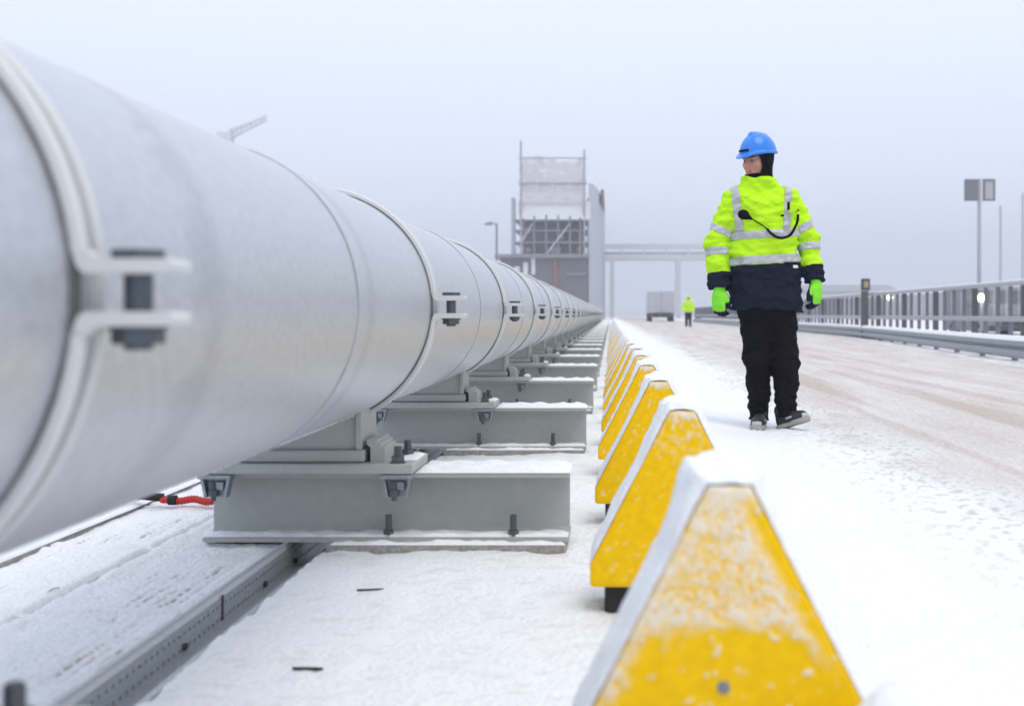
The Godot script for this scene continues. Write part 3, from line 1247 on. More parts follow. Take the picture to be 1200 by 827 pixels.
func arm_d(p: Vector3, a: Dictionary) -> float:
	return smin(cone(p, a.s, a.e, a.r[0], a.r[1]), cone(p, a.e, a.w, a.r[1], a.r[2]), 0.02)


func torso_d(p: Vector3) -> float:
	var d := loft(p, torso)
	return maxf(d, maxf(p.y - 1.566, 0.745 + 0.03 * p.x - p.y))


func cut_wrist(p: Vector3, a: Dictionary) -> float:
	var dir: Vector3 = (a.w - a.e).normalized()
	return (p - a.w).dot(dir)


func jacket(p: Vector3) -> float:
	var d := loft(p, torso)
	d = maxf(d, p.y - 1.566)
	for a in arms:
		var da := arm_d(p, a)
		da = maxf(da, cut_wrist(p, a))
		d = smin(d, da, 0.030)
	d = maxf(d, 0.745 - 0.02 * p.x - p.y)
	if absf(d) < 0.05:
		# creases of padded cloth
		var w := jn.get_noise_3d(p.x * 6.0, p.y * 11.0, p.z * 5.0) * 0.017 + jn.get_noise_3d(p.x * 15.0 + 4.0, p.y * 22.0, p.z * 12.0) * 0.008
		d += w
	return d


func nearest_arm(p: Vector3) -> float:
	var m := 1e9
	for a in arms:
		m = minf(m, arm_d(p, a))
	return m


func worker() -> void:
	jn = FastNoiseLite.new()
	jn.seed = 77
	jn.frequency = 1.0
	jn.fractal_octaves = 2
	torso = [
		[0.74, 0.010, 0.0, 0.218, 0.145], [0.90, 0.004, 0.0, 0.215, 0.150], [1.04, -0.003, 0.0, 0.212, 0.150], [1.20, -0.005, 0.0, 0.205, 0.148],
		[1.34, -0.008, 0.0, 0.200, 0.140], [1.43, -0.014, -0.005, 0.190, 0.122], [1.49, -0.022, -0.008, 0.150, 0.100], [1.535, -0.032, 0.002, 0.104, 0.104], [1.60, -0.038, 0.006, 0.090, 0.098]]
	arms = [
		{"s": Vector3(-0.178, 1.425, -0.01), "e": Vector3(-0.296, 1.150, -0.01), "w": Vector3(-0.288, 0.880, 0.05), "r": [0.082, 0.076, 0.060]},
		{"s": Vector3(0.150, 1.430, -0.01), "e": Vector3(0.272, 1.180, -0.02), "w": Vector3(0.306, 0.925, 0.04), "r": [0.082, 0.072, 0.057]}]
	var z := 7.44
	var t := thing("person", "person in a lime safety jacket, black trousers and blue helmet walking beside the barriers", "person", Vector3(0.957, 0.040, -z))
	var cell := 0.0085
	var lo := Vector3(-0.40, 0.72, -0.21)
	var hi := Vector3(0.40, 1.60, 0.21)
	var jk := part("jacket", nets(jacket, lo, hi, cell), M.hivis, t)
	# navy lower panel and cuffs over it
	part("hem_panel", nets(func(p): return band(p, 0.003, torso_line(p, 1.028), -1.0 if p.y < 0.8 else torso_d(p) - nearest_arm(p)), lo, Vector3(0.30, 1.08, 0.21), cell), M.navy, jk)
	for a in arms:
		var w: Vector3 = a.w
		part("cuff", nets(func(p): return band(p, 0.004, -0.092 - cut_wrist(p, a), arm_d(p, a) - torso_d(p) - 0.02), w - Vector3(0.10, 0.06, 0.12), w + Vector3(0.10, 0.16, 0.10), cell), M.navy, jk)
	# silver stripes
	var front := func(p): return torso_d(p) - nearest_arm(p) - 0.004
	part("reflective_stripe", nets(func(p): return band(p, 0.0055, absf(torso_line(p, 1.054)) - 0.027, front.call(p)), Vector3(-0.28, 0.98, -0.21), Vector3(0.28, 1.13, 0.21), cell), M.silver, jk)
	part("reflective_stripe", nets(func(p): return band(p, 0.0055, absf(torso_line(p, 1.208)) - 0.026, front.call(p)), Vector3(-0.28, 1.13, -0.21), Vector3(0.28, 1.29, 0.21), cell), M.silver, jk)
	for bx in [[-0.178, -0.03], [0.130, 0.05]]:
		part("reflective_stripe", nets(func(p): return band(p, 0.006, absf(p.x - bx[0] - (p.y - 1.36) * 0.10 * signf(bx[0])) - 0.025, maxf(1.225 - p.y, p.y - 1.60)), Vector3(bx[0] - 0.08, 1.20, -0.21), Vector3(bx[0] + 0.08, 1.54, 0.21), cell), M.silver, jk)
	for a in arms:
		for along in [0.62, 0.245]:
			# bands across the sleeve above and below the elbow
			var from: Vector3 = a.s
			var to: Vector3 = a.e
			var c: Vector3 = from.lerp(to, 0.70) if along > 0.5 else to.lerp(a.w, 0.20)
			var dir: Vector3 = (to - from).normalized() if along > 0.5 else (Vector3(a.w) - to).normalized()
			part("reflective_stripe", nets(func(p): return band(p, 0.0055, absf((p - c).dot(dir)) - 0.025, arm_d(p, a) - torso_d(p)), c - Vector3(0.13, 0.10, 0.13), c + Vector3(0.13, 0.10, 0.13), cell), M.silver, jk)
	# name tag, radio lead and its clip
	var tg := MB.new()
	tg.box(Vector3(0.176, 1.008, 0.118), Vector3(0.045, 0.018, 0.006), 0.002, Basis(Vector3.UP, 0.75))
	part("name_tag", tg, M.white, jk)
	var lead := MB.new()
	var pts := []
	for q in [[-0.005, 1.235, 0.166], [0.018, 1.208, 0.176], [0.045, 1.188, 0.180], [0.078, 1.180, 0.180], [0.112, 1.186, 0.178], [0.140, 1.205, 0.174], [0.165, 1.245, 0.166], [0.182, 1.285, 0.155], [0.186, 1.325, 0.148]]:
		pts.append(Vector3(q[0], q[1], q[2]))
	lead.tube(smooth(pts, 5), 0.0085, 8)
	part("microphone_lead", lead, M.black, jk)
	var thin := MB.new()
	thin.tube(smooth([Vector3(-0.118, 1.310, 0.160), Vector3(-0.07, 1.280, 0.166), Vector3(-0.03, 1.255, 0.168), Vector3(-0.005, 1.235, 0.166)], 4), 0.004, 6)
	part("microphone_cord", thin, M.black, jk)
	part("microphone", nets(func(p): return smin(ell(p, Vector3(-0.150, 1.325, 0.160), Vector3(0.034, 0.030, 0.022)), cone(p, Vector3(-0.140, 1.318, 0.160), Vector3(-0.100, 1.298, 0.162), 0.020, 0.009), 0.02), Vector3(-0.20, 1.27, 0.12), Vector3(-0.08, 1.37, 0.20), 0.005), M.black, jk)
	var clip := MB.new()
	clip.box(Vector3(0.158, 1.365, 0.140), Vector3(0.055, 0.060, 0.020), 0.006)
	clip.cyl(Vector3(0.185, 1.355, 0.148), Vector3(0.185, 1.355, 0.160), 0.012, 0.010, 12)
	part("radio_clip", clip, M.hivis, jk)
	var hook := MB.new()
	hook.box(Vector3(0.128, 1.378, 0.150), Vector3(0.016, 0.046, 0.010), 0.003)
	hook.box(Vector3(0.186, 1.352, 0.155), Vector3(0.018, 0.018, 0.010), 0.004)
	hook.box(Vector3(0.090, 1.318, 0.152), Vector3(0.022, 0.012, 0.006), 0.002)
	part("clip_hook", hook, M.black, jk)

	# trousers
	var trousers := func(p: Vector3) -> float:
		var d := smin(cone(p, Vector3(-0.060, 0.80, 0.0), Vector3(-0.044, 0.42, 0.03), 0.112, 0.083), cone(p, Vector3(-0.044, 0.42, 0.03), Vector3(-0.036, 0.055, -0.01), 0.083, 0.060), 0.04)
		d = smin(d, smin(cone(p, Vector3(0.088, 0.80, 0.0), Vector3(0.122, 0.42, 0.05), 0.112, 0.085), cone(p, Vector3(0.122, 0.42, 0.05), Vector3(0.124, 0.085, 0.10), 0.085, 0.060), 0.04), 0.025)
		d = smin(d, ell(p, Vector3(0.012, 0.80, 0.0), Vector3(0.175, 0.16, 0.125)), 0.04)
		d = maxf(d, p.y - 0.90)
		d = maxf(d, (0.062 if p.x < 0.045 else 0.088) - p.y + 0.0)
		if absf(d) < 0.05:
			var low := ss(0.30, 0.08, p.y)
			d += jn.get_noise_3d(p.x * 6.0 + 8.0, p.y * 10.0, p.z * 6.0) * 0.014 + jn.get_noise_3d(p.x * 12.0, p.y * 26.0, p.z * 12.0) * (0.006 + 0.005 * low)
		return d
	part("trousers", nets(trousers, Vector3(-0.24, 0.03, -0.17), Vector3(0.26, 0.92, 0.22), 0.0085), M.black, t)
	# shoes
	make_shoe(t, Transform3D(Basis(Vector3.UP, -0.25), Vector3(-0.030, 0.012, 0.02)))
	make_shoe(t, Transform3D(Basis(Vector3.UP, 0.75) * Basis(Vector3.RIGHT, -0.30), Vector3(0.125, 0.020, 0.10)))
	# head
	make_head(t, Vector3(-0.042, 1.663, 0.010))
	# gloves
	make_glove(t, Transform3D(Basis(Vector3.UP, -0.6) * Basis(Vector3.RIGHT, -0.16), Vector3(-0.284, 0.872, 0.055)), -1.0)
	make_glove(t, Transform3D(Basis(Vector3.UP, 0.9) * Basis(Vector3.RIGHT, -0.16), Vector3(0.310, 0.918, 0.045)), 1.0)


func band(p: Vector3, out: float, slab: float, which: float) -> float:
	# shell of the jacket kept where slab and which are negative
	if slab > 0.03:
		return slab
	var m := maxf(slab, which)
	if m > 0.03:
		return m
	return maxf(jacket(p) - out, m)


func torso_line(p: Vector3, y: float) -> float:
	return p.y - y - 0.06 * p.x


func smooth(p: Array, k: int) -> Array:
	var out := []
	for i in p.size() - 1:
		var a: Vector3 = p[max(i - 1, 0)]
		var b: Vector3 = p[i]
		var c: Vector3 = p[i + 1]
		var d: Vector3 = p[min(i + 2, p.size() - 1)]
		for q in k:
			out.append(b.cubic_interpolate(c, a, d, float(q) / k))
	out.append(p[p.size() - 1])
	return out


func make_shoe(t: Node3D, xf: Transform3D) -> void:
	# toe towards +z of xf, ankle above the origin
	xf.basis = xf.basis.scaled(Vector3(0.88, 0.9, 0.86))
	var inv := xf.affine_inverse()
	var upper := func(w: Vector3) -> float:
		var p := inv * w
		var d := ell(p, Vector3(0, 0.042, 0.125), Vector3(0.050, 0.046, 0.075))
		d = smin(d, ell(p, Vector3(0, 0.045, 0.02), Vector3(0.044, 0.058, 0.085)), 0.05)
		d = smin(d, cone(p, Vector3(0, 0.05, -0.02), Vector3(0, 0.125, -0.02), 0.044, 0.046), 0.03)
		return maxf(d, 0.024 - p.y)
	var sole := func(w: Vector3) -> float:
		var p := inv * w
		var d := minf(ell(Vector3(p.x, 0, p.z), Vector3(0, 0, 0.125), Vector3(0.055, 1, 0.086)), ell(Vector3(p.x, 0, p.z), Vector3(0, 0, 0.0), Vector3(0.046, 1, 0.085)))
		d = minf(d, maxf(absf(p.x) - 0.043, absf(p.z - 0.06) - 0.06))
		return maxf(d, maxf(p.y - 0.030, -p.y - 0.002))
	var lo := xf.origin - Vector3(0.22, 0.10, 0.22)
	var hi := xf.origin + Vector3(0.22, 0.17, 0.24)
	var s := part("shoe", nets(upper, lo, hi, 0.006), M.shoe, t)
	part("sole", nets(sole, lo, hi, 0.006), M.sole, s)
	var cap := func(w: Vector3) -> float:
		var p := inv * w
		return maxf(upper.call(w) - 0.003, maxf(0.160 - p.z + absf(p.x) * 0.5, p.y - 0.060))
	part("toe_cap", nets(cap, lo, hi, 0.007), M.silver, s)
	var trim := MB.new()
	for q in 4:
		trim.box(xf * Vector3(0, 0.086 - q * 0.008, 0.055 + q * 0.020), Vector3(0.045, 0.006, 0.010), 0.002, xf.basis)
	for sx in [-1.0, 1.0]:
		trim.box(xf * Vector3(sx * 0.046, 0.055, 0.070), Vector3(0.008, 0.016, 0.060), 0.003, xf.basis * Basis(Vector3.UP, sx * 0.1))
	part("lace", trim, M.silver, s)


func make_head(t: Node3D, at: Vector3) -> void:
	var xf := Transform3D(Basis(Vector3.UP, -0.90) * Basis(Vector3.RIGHT, 0.10), at)
	var inv := xf.affine_inverse()
	var head := func(w: Vector3) -> float:
		var p := inv * w
		var d := ell(p, Vector3(0, 0.035, -0.012), Vector3(0.076, 0.100, 0.095))
		d = smin(d, ell(p, Vector3(0, -0.040, 0.020), Vector3(0.060, 0.070, 0.072)), 0.04)          # jaw
		d = smin(d, ell(p, Vector3(0, -0.083, 0.062), Vector3(0.030, 0.022, 0.022)), 0.03)          # chin
		for s in [-1.0, 1.0]:
			d = smin(d, ell(p, Vector3(s * 0.040, -0.015, 0.060), Vector3(0.024, 0.022, 0.022)), 0.025) # cheek
			d = smin(d, ell(p, Vector3(s * 0.030, 0.028, 0.076), Vector3(0.026, 0.010, 0.012)), 0.015)  # brow
			d = maxf(d, -ell(p, Vector3(s * 0.032, 0.010, 0.093), Vector3(0.017, 0.010, 0.014)))        # socket
			d = minf(d, ell(p, Vector3(s * 0.032, 0.009, 0.073), Vector3(0.013, 0.011, 0.012)))         # eye
			d = smin(d, ell(p, Vector3(s * 0.078, 0.000, -0.005), Vector3(0.010, 0.030, 0.018)), 0.01)  # ear
		d = smin(d, cone(p, Vector3(0, 0.020, 0.083), Vector3(0, -0.022, 0.106), 0.009, 0.015), 0.014) # nose
		d = smin(d, ell(p, Vector3(0, -0.052, 0.086), Vector3(0.024, 0.006, 0.010)), 0.008)         # lips
		d = smin(d, ell(p, Vector3(0, -0.063, 0.083), Vector3(0.021, 0.007, 0.010)), 0.006)
		d = smin(d, cone(p, Vector3(0, -0.04, -0.02), Vector3(0, -0.16, -0.03), 0.058, 0.062), 0.03) # neck
		return d
	var tint := func(w: Vector3) -> Color:
		var p := inv * w
		var c := Color(0.50, 0.245, 0.19)
		if absf(p.y + 0.057) < 0.012 and absf(p.x) < 0.024 and p.z > 0.07:
			c = Color(0.36, 0.12, 0.10)
		for s in [-1.0, 1.0]:
			if Vector2(p.x - s * 0.032, p.y - 0.009).length() < 0.010 and p.z > 0.07:
				c = Color(0.10, 0.08, 0.07)
			if absf(p.x - s * 0.032) < 0.020 and absf(p.y - 0.031) < 0.005 and p.z > 0.07:
				c = Color(0.12, 0.08, 0.06)
		if p.z > 0.094:
			c = Color(0.56, 0.26, 0.20)
		return c
	var body := part("body", nets(head, at - Vector3(0.13, 0.17, 0.13), at + Vector3(0.13, 0.16, 0.14), 0.0058, tint), M.skin, t)
	# knitted hood and neck warmer with an opening for the face
	var hood := func(w: Vector3) -> float:
		var p := inv * w
		var d: float = head.call(w) - 0.010
		var op := ell(p, Vector3(0, -0.018, 0.100), Vector3(0.088, 0.095, 0.108))
		d = maxf(d, -op)
		return maxf(d, p.y - 0.095)
	part("hood", nets(hood, at - Vector3(0.13, 0.17, 0.13), at + Vector3(0.13, 0.12, 0.14), 0.0062), M.black, body)
	var gaiter := func(w: Vector3) -> float:
		var p := w - at
		var d := maxf(absf(cone(p, Vector3(0.0, -0.20, 0.0), Vector3(0.0, -0.075, 0.004), 0.066, 0.074)) - 0.008, maxf(p.y + 0.078, -p.y - 0.18))
		return d
	part("neck_warmer", nets(gaiter, at - Vector3(0.12, 0.20, 0.12), at + Vector3(0.12, -0.05, 0.12), 0.006), M.black, body)
	# helmet with peak, rim and ribs
	var dome := func(w: Vector3) -> float:
		var p := inv * w
		var q := p - Vector3(0, 0.052, -0.008)
		var d := ell(q, Vector3.ZERO, Vector3(0.104, 0.132, 0.128))
		d = minf(d, smin(d, cone(q, Vector3(0, 0.120, 0.05), Vector3(0, 0.110, -0.07), 0.016, 0.016), 0.02))
		d = maxf(d, -q.y - 0.002)
		var rim := maxf(ell(Vector3(q.x, 0, q.z), Vector3.ZERO, Vector3(0.110, 1.0, 0.134)), absf(q.y + 0.002) - 0.007)
		d = smin(d, rim, 0.008)
		# peak
		var peak := maxf(ell(Vector3(q.x, 0, q.z), Vector3(0, 0, 0.074), Vector3(0.086, 1.0, 0.088)), absf(q.y + 0.004 + maxf(q.z - 0.10, 0.0) * 0.35) - 0.006)
		d = smin(d, peak, 0.014)
		return maxf(d, -ell(q, Vector3(0, -0.012, 0), Vector3(0.094, 0.116, 0.116)))
	var hm := part("helmet", nets(dome, at - Vector3(0.20, 0.02, 0.20), at + Vector3(0.20, 0.22, 0.22), 0.006), M.helmet, t)
	var em := MB.new()
	for q in 5:
		var a := -0.30 + q * 0.15
		em.box(xf * Vector3(sin(a) * 0.112, 0.072, -0.008 + cos(a) * 0.133), Vector3(0.014, 0.014, 0.008), 0.002, xf.basis * Basis(Vector3.UP, a))
	part("emblem", em, M.navy, hm)


func make_glove(t: Node3D, xf: Transform3D, side: float) -> void:
	# wrist at the origin, fingers down -y, back of the hand towards +z, thumb towards -side
	var inv := xf.affine_inverse()
	var chains := []
	var lens := [0.040, 0.046, 0.043, 0.034]
	for f in 4:
		var x := (-0.033 + f * 0.022) * -side * -1.0
		var a := Vector3(x, -0.095, 0.0)
		var l: float = lens[f]
		var b := a + Vector3(0, -l * 0.86, -l * 0.42)
		var c := b + Vector3(0, -l * 0.42, -l * 0.62)
		var d := c + Vector3(0, l * 0.10, -l * 0.52)
		chains.append([a, b, c, d])
	var tb := [Vector3(-side * 0.038, -0.040, -0.008), Vector3(-side * 0.058, -0.072, -0.022), Vector3(-side * 0.052, -0.105, -0.036)]
	var hand := func(w: Vector3) -> float:
		var p := inv * w
		var d := ell(p, Vector3(0, -0.065, -0.002), Vector3(0.050, 0.056, 0.024))
		d = smin(d, cone(p, Vector3(0, 0.02, 0), Vector3(0, -0.03, 0), 0.034, 0.036), 0.03)
		for ch in chains:
			var fd := 1e9
			for k in 3:
				fd = minf(fd, cone(p, ch[k], ch[k + 1], 0.0125 - k * 0.001, 0.0115 - k * 0.001))
			d = smin(d, fd, 0.007)
		var th := minf(cone(p, tb[0], tb[1], 0.018, 0.0145), cone(p, tb[1], tb[2], 0.0145, 0.0125))
		return smin(d, th, 0.012)
	var g := part("glove", nets(hand, xf.origin - Vector3(0.12, 0.20, 0.13), xf.origin + Vector3(0.12, 0.05, 0.12), 0.0048), M.glove, t)
	# dark gripping palm
	var palm := func(w: Vector3) -> float:
		var p := inv * w
		return maxf(hand.call(w) - 0.0025, p.z + 0.012)
	part("palm", nets(palm, xf.origin - Vector3(0.12, 0.20, 0.13), xf.origin + Vector3(0.12, 0.02, 0.12), 0.005), M.navy, g)


# a second worker far down the road, small in view
func far_worker() -> void:
	var t := thing("person", "distant person in a yellow jacket and dark trousers standing on the road", "person", Vector3(4.28, 0.05, -66.0))
	var top := func(p: Vector3) -> float:
		var d := loft(p, [[0.72, 0, 0, 0.22, 0.14], [1.2, 0, 0, 0.23, 0.15], [1.38, 0, 0, 0.21, 0.13], [1.50, 0, 0, 0.08, 0.08]])
		d = maxf(d, maxf(p.y - 1.48, 0.80 - p.y))
		for s in [-1.0, 1.0]:
			d = smin(d, smin(cone(p, Vector3(s * 0.19, 1.36, 0), Vector3(s * 0.30, 1.10, -0.02), 0.085, 0.075), cone(p, Vector3(s * 0.30, 1.10, -0.02), Vector3(s * 0.24, 0.90, 0.12), 0.075, 0.06), 0.02), 0.04)
		return d
	part("jacket", nets(top, Vector3(-0.45, 0.75, -0.25), Vector3(0.45, 1.55, 0.25), 0.025), M.hivis, t)
	var legs := func(p: Vector3) -> float:
		var d := 1e9
		for s in [-1.0, 1.0]:
			d = smin(d, smin(cone(p, Vector3(s * 0.09, 0.86, 0), Vector3(s * 0.10, 0.46, 0.03), 0.115, 0.085), cone(p, Vector3(s * 0.10, 0.46, 0.03), Vector3(s * 0.10, 0.07, s * 0.08), 0.085, 0.07), 0.03), 0.03)
			d = minf(d, ell(p, Vector3(s * 0.10, 0.05, s * 0.08 + 0.06), Vector3(0.06, 0.05, 0.14)))
		return d
	part("trousers", nets(legs, Vector3(-0.3, -0.05, -0.25), Vector3(0.3, 1.0, 0.35), 0.025), M.navy, t)
	var head := func(p: Vector3) -> float:
		return smin(ell(p, Vector3(0, 1.60, 0.0), Vector3(0.085, 0.12, 0.10)), cone(p, Vector3(0, 1.45, 0), Vector3(0, 1.55, 0), 0.06, 0.06), 0.03)
	part("body", nets(head, Vector3(-0.15, 1.38, -0.15), Vector3(0.15, 1.75, 0.15), 0.02, func(_p): return Color(0.42, 0.22, 0.17)), M.skin, t)
	part("helmet", nets(func(p): return maxf(ell(p, Vector3(0, 1.63, 0), Vector3(0.115, 0.14, 0.135)), 1.625 - p.y), Vector3(-0.2, 1.55, -0.2), Vector3(0.2, 1.85, 0.2), 0.02), M.hivis, t)


# ------------------------------------------------------------------ railing and guard rail
func railing() -> void:
	var X := 7.62
	var first: Node3D = null
	for k in 30:
		var z := 19.0 + k * 3.0
		var t: Node3D
		if first == null:
			t = thing("railing", "grey steel bridge railing bay with upright posts behind the guard rail", "railing", Vector3.ZERO, "railing bays along the road")
			first = t
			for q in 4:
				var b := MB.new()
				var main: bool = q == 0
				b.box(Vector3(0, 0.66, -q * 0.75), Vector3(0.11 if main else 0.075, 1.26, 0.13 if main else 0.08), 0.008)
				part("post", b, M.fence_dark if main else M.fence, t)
			var top := MB.new()
			top.box(Vector3(0, 1.335, -1.5), Vector3(0.10, 0.07, 3.0), 0.012)
			part("top_rail", top, M.fence_rail, t)
			var mid := MB.new()
			mid.box(Vector3(-0.075, 0.665, -1.5), Vector3(0.05, 0.10, 3.0), 0.01)
			part("middle_rail", mid, M.fence_rail, t)
			var low := MB.new()
			low.box(Vector3(0.0, 0.17, -1.5), Vector3(0.30, 0.22, 3.0), 0.01)
			part("plinth", low, M.concrete, t)
			for q in 4:
				var g := MB.new()
				g.box(Vector3(0.05, 0.98, -q * 0.75 - 0.375), Vector3(0.012, 0.54, 0.66))
				part("pane", g, M.glass, t)
			var sn := MB.new()
			sn.box(Vector3(0, 1.385, -1.5), Vector3(0.09, 0.03, 3.0), 0.012)
			sn.box(Vector3(0.0, 0.295, -1.5), Vector3(0.28, 0.03, 3.0), 0.012)
			part("snow_cover", sn, M.snowcap, t)
		else:
			t = first.duplicate()
			t.name = numbered("railing")
			add_child(t)
		t.position = Vector3(X, 0.0, -z)
	# corrugated guard rail that swings in towards the road
	var gr := thing("guard_rail", "low snow-covered steel guard rail curving along the road edge", "guard rail")
	var prev := Vector3.ZERO
	var face := MB.new()
	var snow := MB.new()
	var z := 9.0
	while z < 100.0:
		var p := Vector3(road_edge(z) + 0.25, 0.0, -z)
		if z > 9.0:
			var prof := [[0.0, 0.10], [-0.06, 0.14], [-0.06, 0.20], [0.0, 0.25], [-0.06, 0.30], [-0.06, 0.36], [0.0, 0.40]]
			for i in prof.size() - 1:
				var a := Vector3(prof[i][0], prof[i][1], 0)
				var b := Vector3(prof[i + 1][0], prof[i + 1][1], 0)
				face.poly([prev + a, prev + b, p + b, p + a], Vector3(-1, 0.1, 0))
				var o := Vector3(0.012, 0, 0)
				face.poly([prev + a + o, prev + b + o, p + b + o, p + a + o], Vector3(1, 0.1, 0))
			for e in [[0.08, 0.435], [-0.045, 0.445], [-0.065, 0.425]]:
				pass
			var q0 := Vector3(-0.062, 0.365, 0)
			var q1 := Vector3(-0.025, 0.428, 0)
			var q2 := Vector3(0.05, 0.435, 0)
			var q3 := Vector3(0.09, 0.39, 0)
			snow.poly([prev + q0, prev + q1, p + q1, p + q0], Vector3(-1, 1, 0))
			snow.poly([prev + q1, prev + q2, p + q2, p + q1], Vector3(0, 1, 0))
			snow.poly([prev + q2, prev + q3, p + q3, p + q2], Vector3(1, 1, 0))
		prev = p
		z += 1.0
	part("rail", face, M.galv, gr)
	part("snow_cover", snow, M.snowcap, gr)
	z = 10.0
	while z < 60.0:
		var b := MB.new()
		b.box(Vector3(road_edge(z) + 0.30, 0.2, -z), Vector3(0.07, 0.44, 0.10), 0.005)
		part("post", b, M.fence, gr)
		z += 2.0


# ------------------------------------------------------------------ things far off
func at(px: float, py: float, z: float) -> Vector3:
	return Vector3((px - 716.0) / 1400.0 * z, H - (py - 368.0) / 1400.0 * z, -z)


func bar(mb: MB, a: Vector3, b: Vector3, w: float) -> void:
	var d := b - a
	var zax := d.normalized()
	var xax := zax.cross(Vector3.UP if absf(zax.y) < 0.95 else Vector3.RIGHT).normalized()
	mb.box((a + b) * 0.5, Vector3(w, w, d.length()), 0.0, Basis(xax, zax.cross(xax), zax))


func background() -> void:
	site_tower()
	# pipe bridge across the road, its pale tone paints in extra haze
	var z := 215.0
	var g := thing("pipe_bridge", "hazy steel pipe bridge spanning the road in the distance", "gantry", Vector3(0, 0, -z))
	var xa := -2.0
	var xb := 30.0
	for y in [10.9, 13.0]:
		for dz in [0.0, -3.0]:
			var b := MB.new()
			b.box(Vector3((xa + xb) / 2, y, dz), Vector3(xb - xa, 0.8, 0.5))
			part("beam", b, M.sheet, g)
	for i in 9:
		var b := MB.new()
		var x := lerpf(xa, xb, i / 8.0)
		bar(b, Vector3(x, 10.9, 0), Vector3(x, 13.0, 0), 0.35)
		part("strut", b, M.sheet, g)
	for x in [0.2, 12.2, 27.5]:
		var b := MB.new()
		for dz in [0.0, -3.0]:
			b.box(Vector3(x, 5.25, dz), Vector3(0.8, 10.5, 0.8))
		part("column", b, M.sheet, g)
	for i in 3:
		var b := MB.new()
		b.cyl(Vector3(xa, 11.8, -0.8 - i * 0.7), Vector3(xb, 11.8, -0.8 - i * 0.7), 0.28, 0.28, 10)
		part("pipe", b, M.sheet, g)
	# lorry standing on the road
	lorry()
	# crane beyond the pipe, colour paled to deepen the haze on it
	var c := thing("crane", "faint tower crane with raised jib in the haze behind the pipeline", "crane", at(264, 368, 165.0) * Vector3(1, 0, 1))
	var top := 25.2
	var m := MB.new()
	for sx in [-0.7, 0.7]:
		for sz in [-0.7, 0.7]:
			bar(m, Vector3(sx, -0.2, sz), Vector3(sx, top, sz), 0.22)
	for i in 14:
		var y0 := i * 1.8
		for s in [-0.7, 0.7]:
			bar(m, Vector3(-0.7, y0, s), Vector3(0.7, y0 + 1.8, s), 0.14)
			bar(m, Vector3(s, y0, -0.7), Vector3(s, y0 + 1.8, 0.7), 0.14)
	part("mast", m, M.sheet, c)
	var cab := MB.new()
	cab.box(Vector3(0, top - 0.2, 0), Vector3(2.0, 1.8, 1.8), 0.1)
	part("cab", cab, M.sheet, c)
	var j := MB.new()
	var ja := Vector3(0.4, top + 0.2, 0)
	var jb := Vector3(5.7, top + 2.6, 0)
	for o in [Vector3(0, 0.7, 0), Vector3(0, -0.45, 0.45), Vector3(0, -0.45, -0.45)]:
		bar(j, ja + o, jb + o * 0.35, 0.24)
	for i in 8:
		var p := ja.lerp(jb, i / 8.0)
		var q := ja.lerp(jb, (i + 1) / 8.0)
		bar(j, p + Vector3(0, 0.6, 0), q + Vector3(0, -0.4, 0.3), 0.18)
		bar(j, p + Vector3(0, -0.4, -0.3), q + Vector3(0, 0.5, 0), 0.18)
	part("jib", j, M.sheet, c)
	# street lamp behind the pipe
	var lp := at(582, 368, 90.0) * Vector3(1, 0, 1)
	var sl := thing("street_lamp", "slim street lamp standing in the haze behind the pipeline", "street lamp", lp)
	var po := MB.new()
	po.cyl(Vector3(0, -0.2, 0), Vector3(0, 7.6, 0), 0.12, 0.08, 10)
	bar(po, Vector3(0, 7.5, 0), Vector3(-0.55, 7.7, 0), 0.09)
	part("pole", po, M.grey, sl)
	var hd := MB.new()
	hd.box(Vector3(-0.62, 7.55, 0), Vector3(0.55, 0.18, 0.3), 0.04)
	part("lamp_head", hd, M.grey, sl)
	# sign gantry pole seen from behind
	var zs := 45.0
	var sp := at(1148, 368, zs) * Vector3(1, 0, 1)
	var sg := thing("sign", "grey double sign board on a tall pole behind the railing", "sign", sp)
	var sb := MB.new()
	sb.cyl(Vector3(0, -0.2, 0), Vector3(0, 5.85, 0), 0.085, 0.07, 12)
	part("pole", sb, M.fence_rail, sg)
	var b1 := MB.new()
	b1.box(Vector3(-0.34, 5.42, 0.12), Vector3(0.52, 0.82, 0.04), 0.01)
	part("board", b1, M.fence, sg)
	var b2 := MB.new()
	for q in [[Vector3(0.14, 5.42, 0.12), Vector3(0.10, 0.82, 0.04)], [Vector3(0.54, 5.42, 0.12), Vector3(0.05, 0.82, 0.04)], [Vector3(0.34, 5.80, 0.12), Vector3(0.36, 0.06, 0.04)], [Vector3(0.34, 5.04, 0.12), Vector3(0.36, 0.06, 0.04)]]:
		b2.box(q[0], q[1])
	part("frame", b2, M.fence, sg)
	var b3 := MB.new()
	b3.box(Vector3(0.35, 5.42, 0.10), Vector3(0.34, 0.72, 0.02))
	part("board", b3, M.fence_rail, sg)
	for q in [[1173, 242, 78.0, 0.10], [1199, 228, 60.0, 0.07]]:
		var base := at(q[0], 368, q[2]) * Vector3(1, 0, 1)
		var tall := at(q[0], q[1], q[2]).y
		var pm := MB.new()
		pm.cyl(Vector3(0, -0.2, 0), Vector3(0, tall, 0), q[3], q[3] * 0.7, 10)
		pm.cyl(Vector3(0, tall, 0), Vector3(0, tall + 0.1, 0), q[3] * 0.75, q[3] * 0.2, 10)
		whole("mast_pole", pm, M.fence_rail, "thin bare pale grey pole standing in the haze behind the railing", "pole", "bare poles behind the railing", base)
	# box on a post at the railing
	var bp := thing("control_box", "small dark box on a post rising above the railing", "control box", Vector3(7.40, 0.0, -34.8))
	var c1 := MB.new()
	c1.box(Vector3(0, 0.75, 0), Vector3(0.20, 1.36, 0.12), 0.01)
	part("post", c1, M.fence_dark, bp)
	var c2 := MB.new()
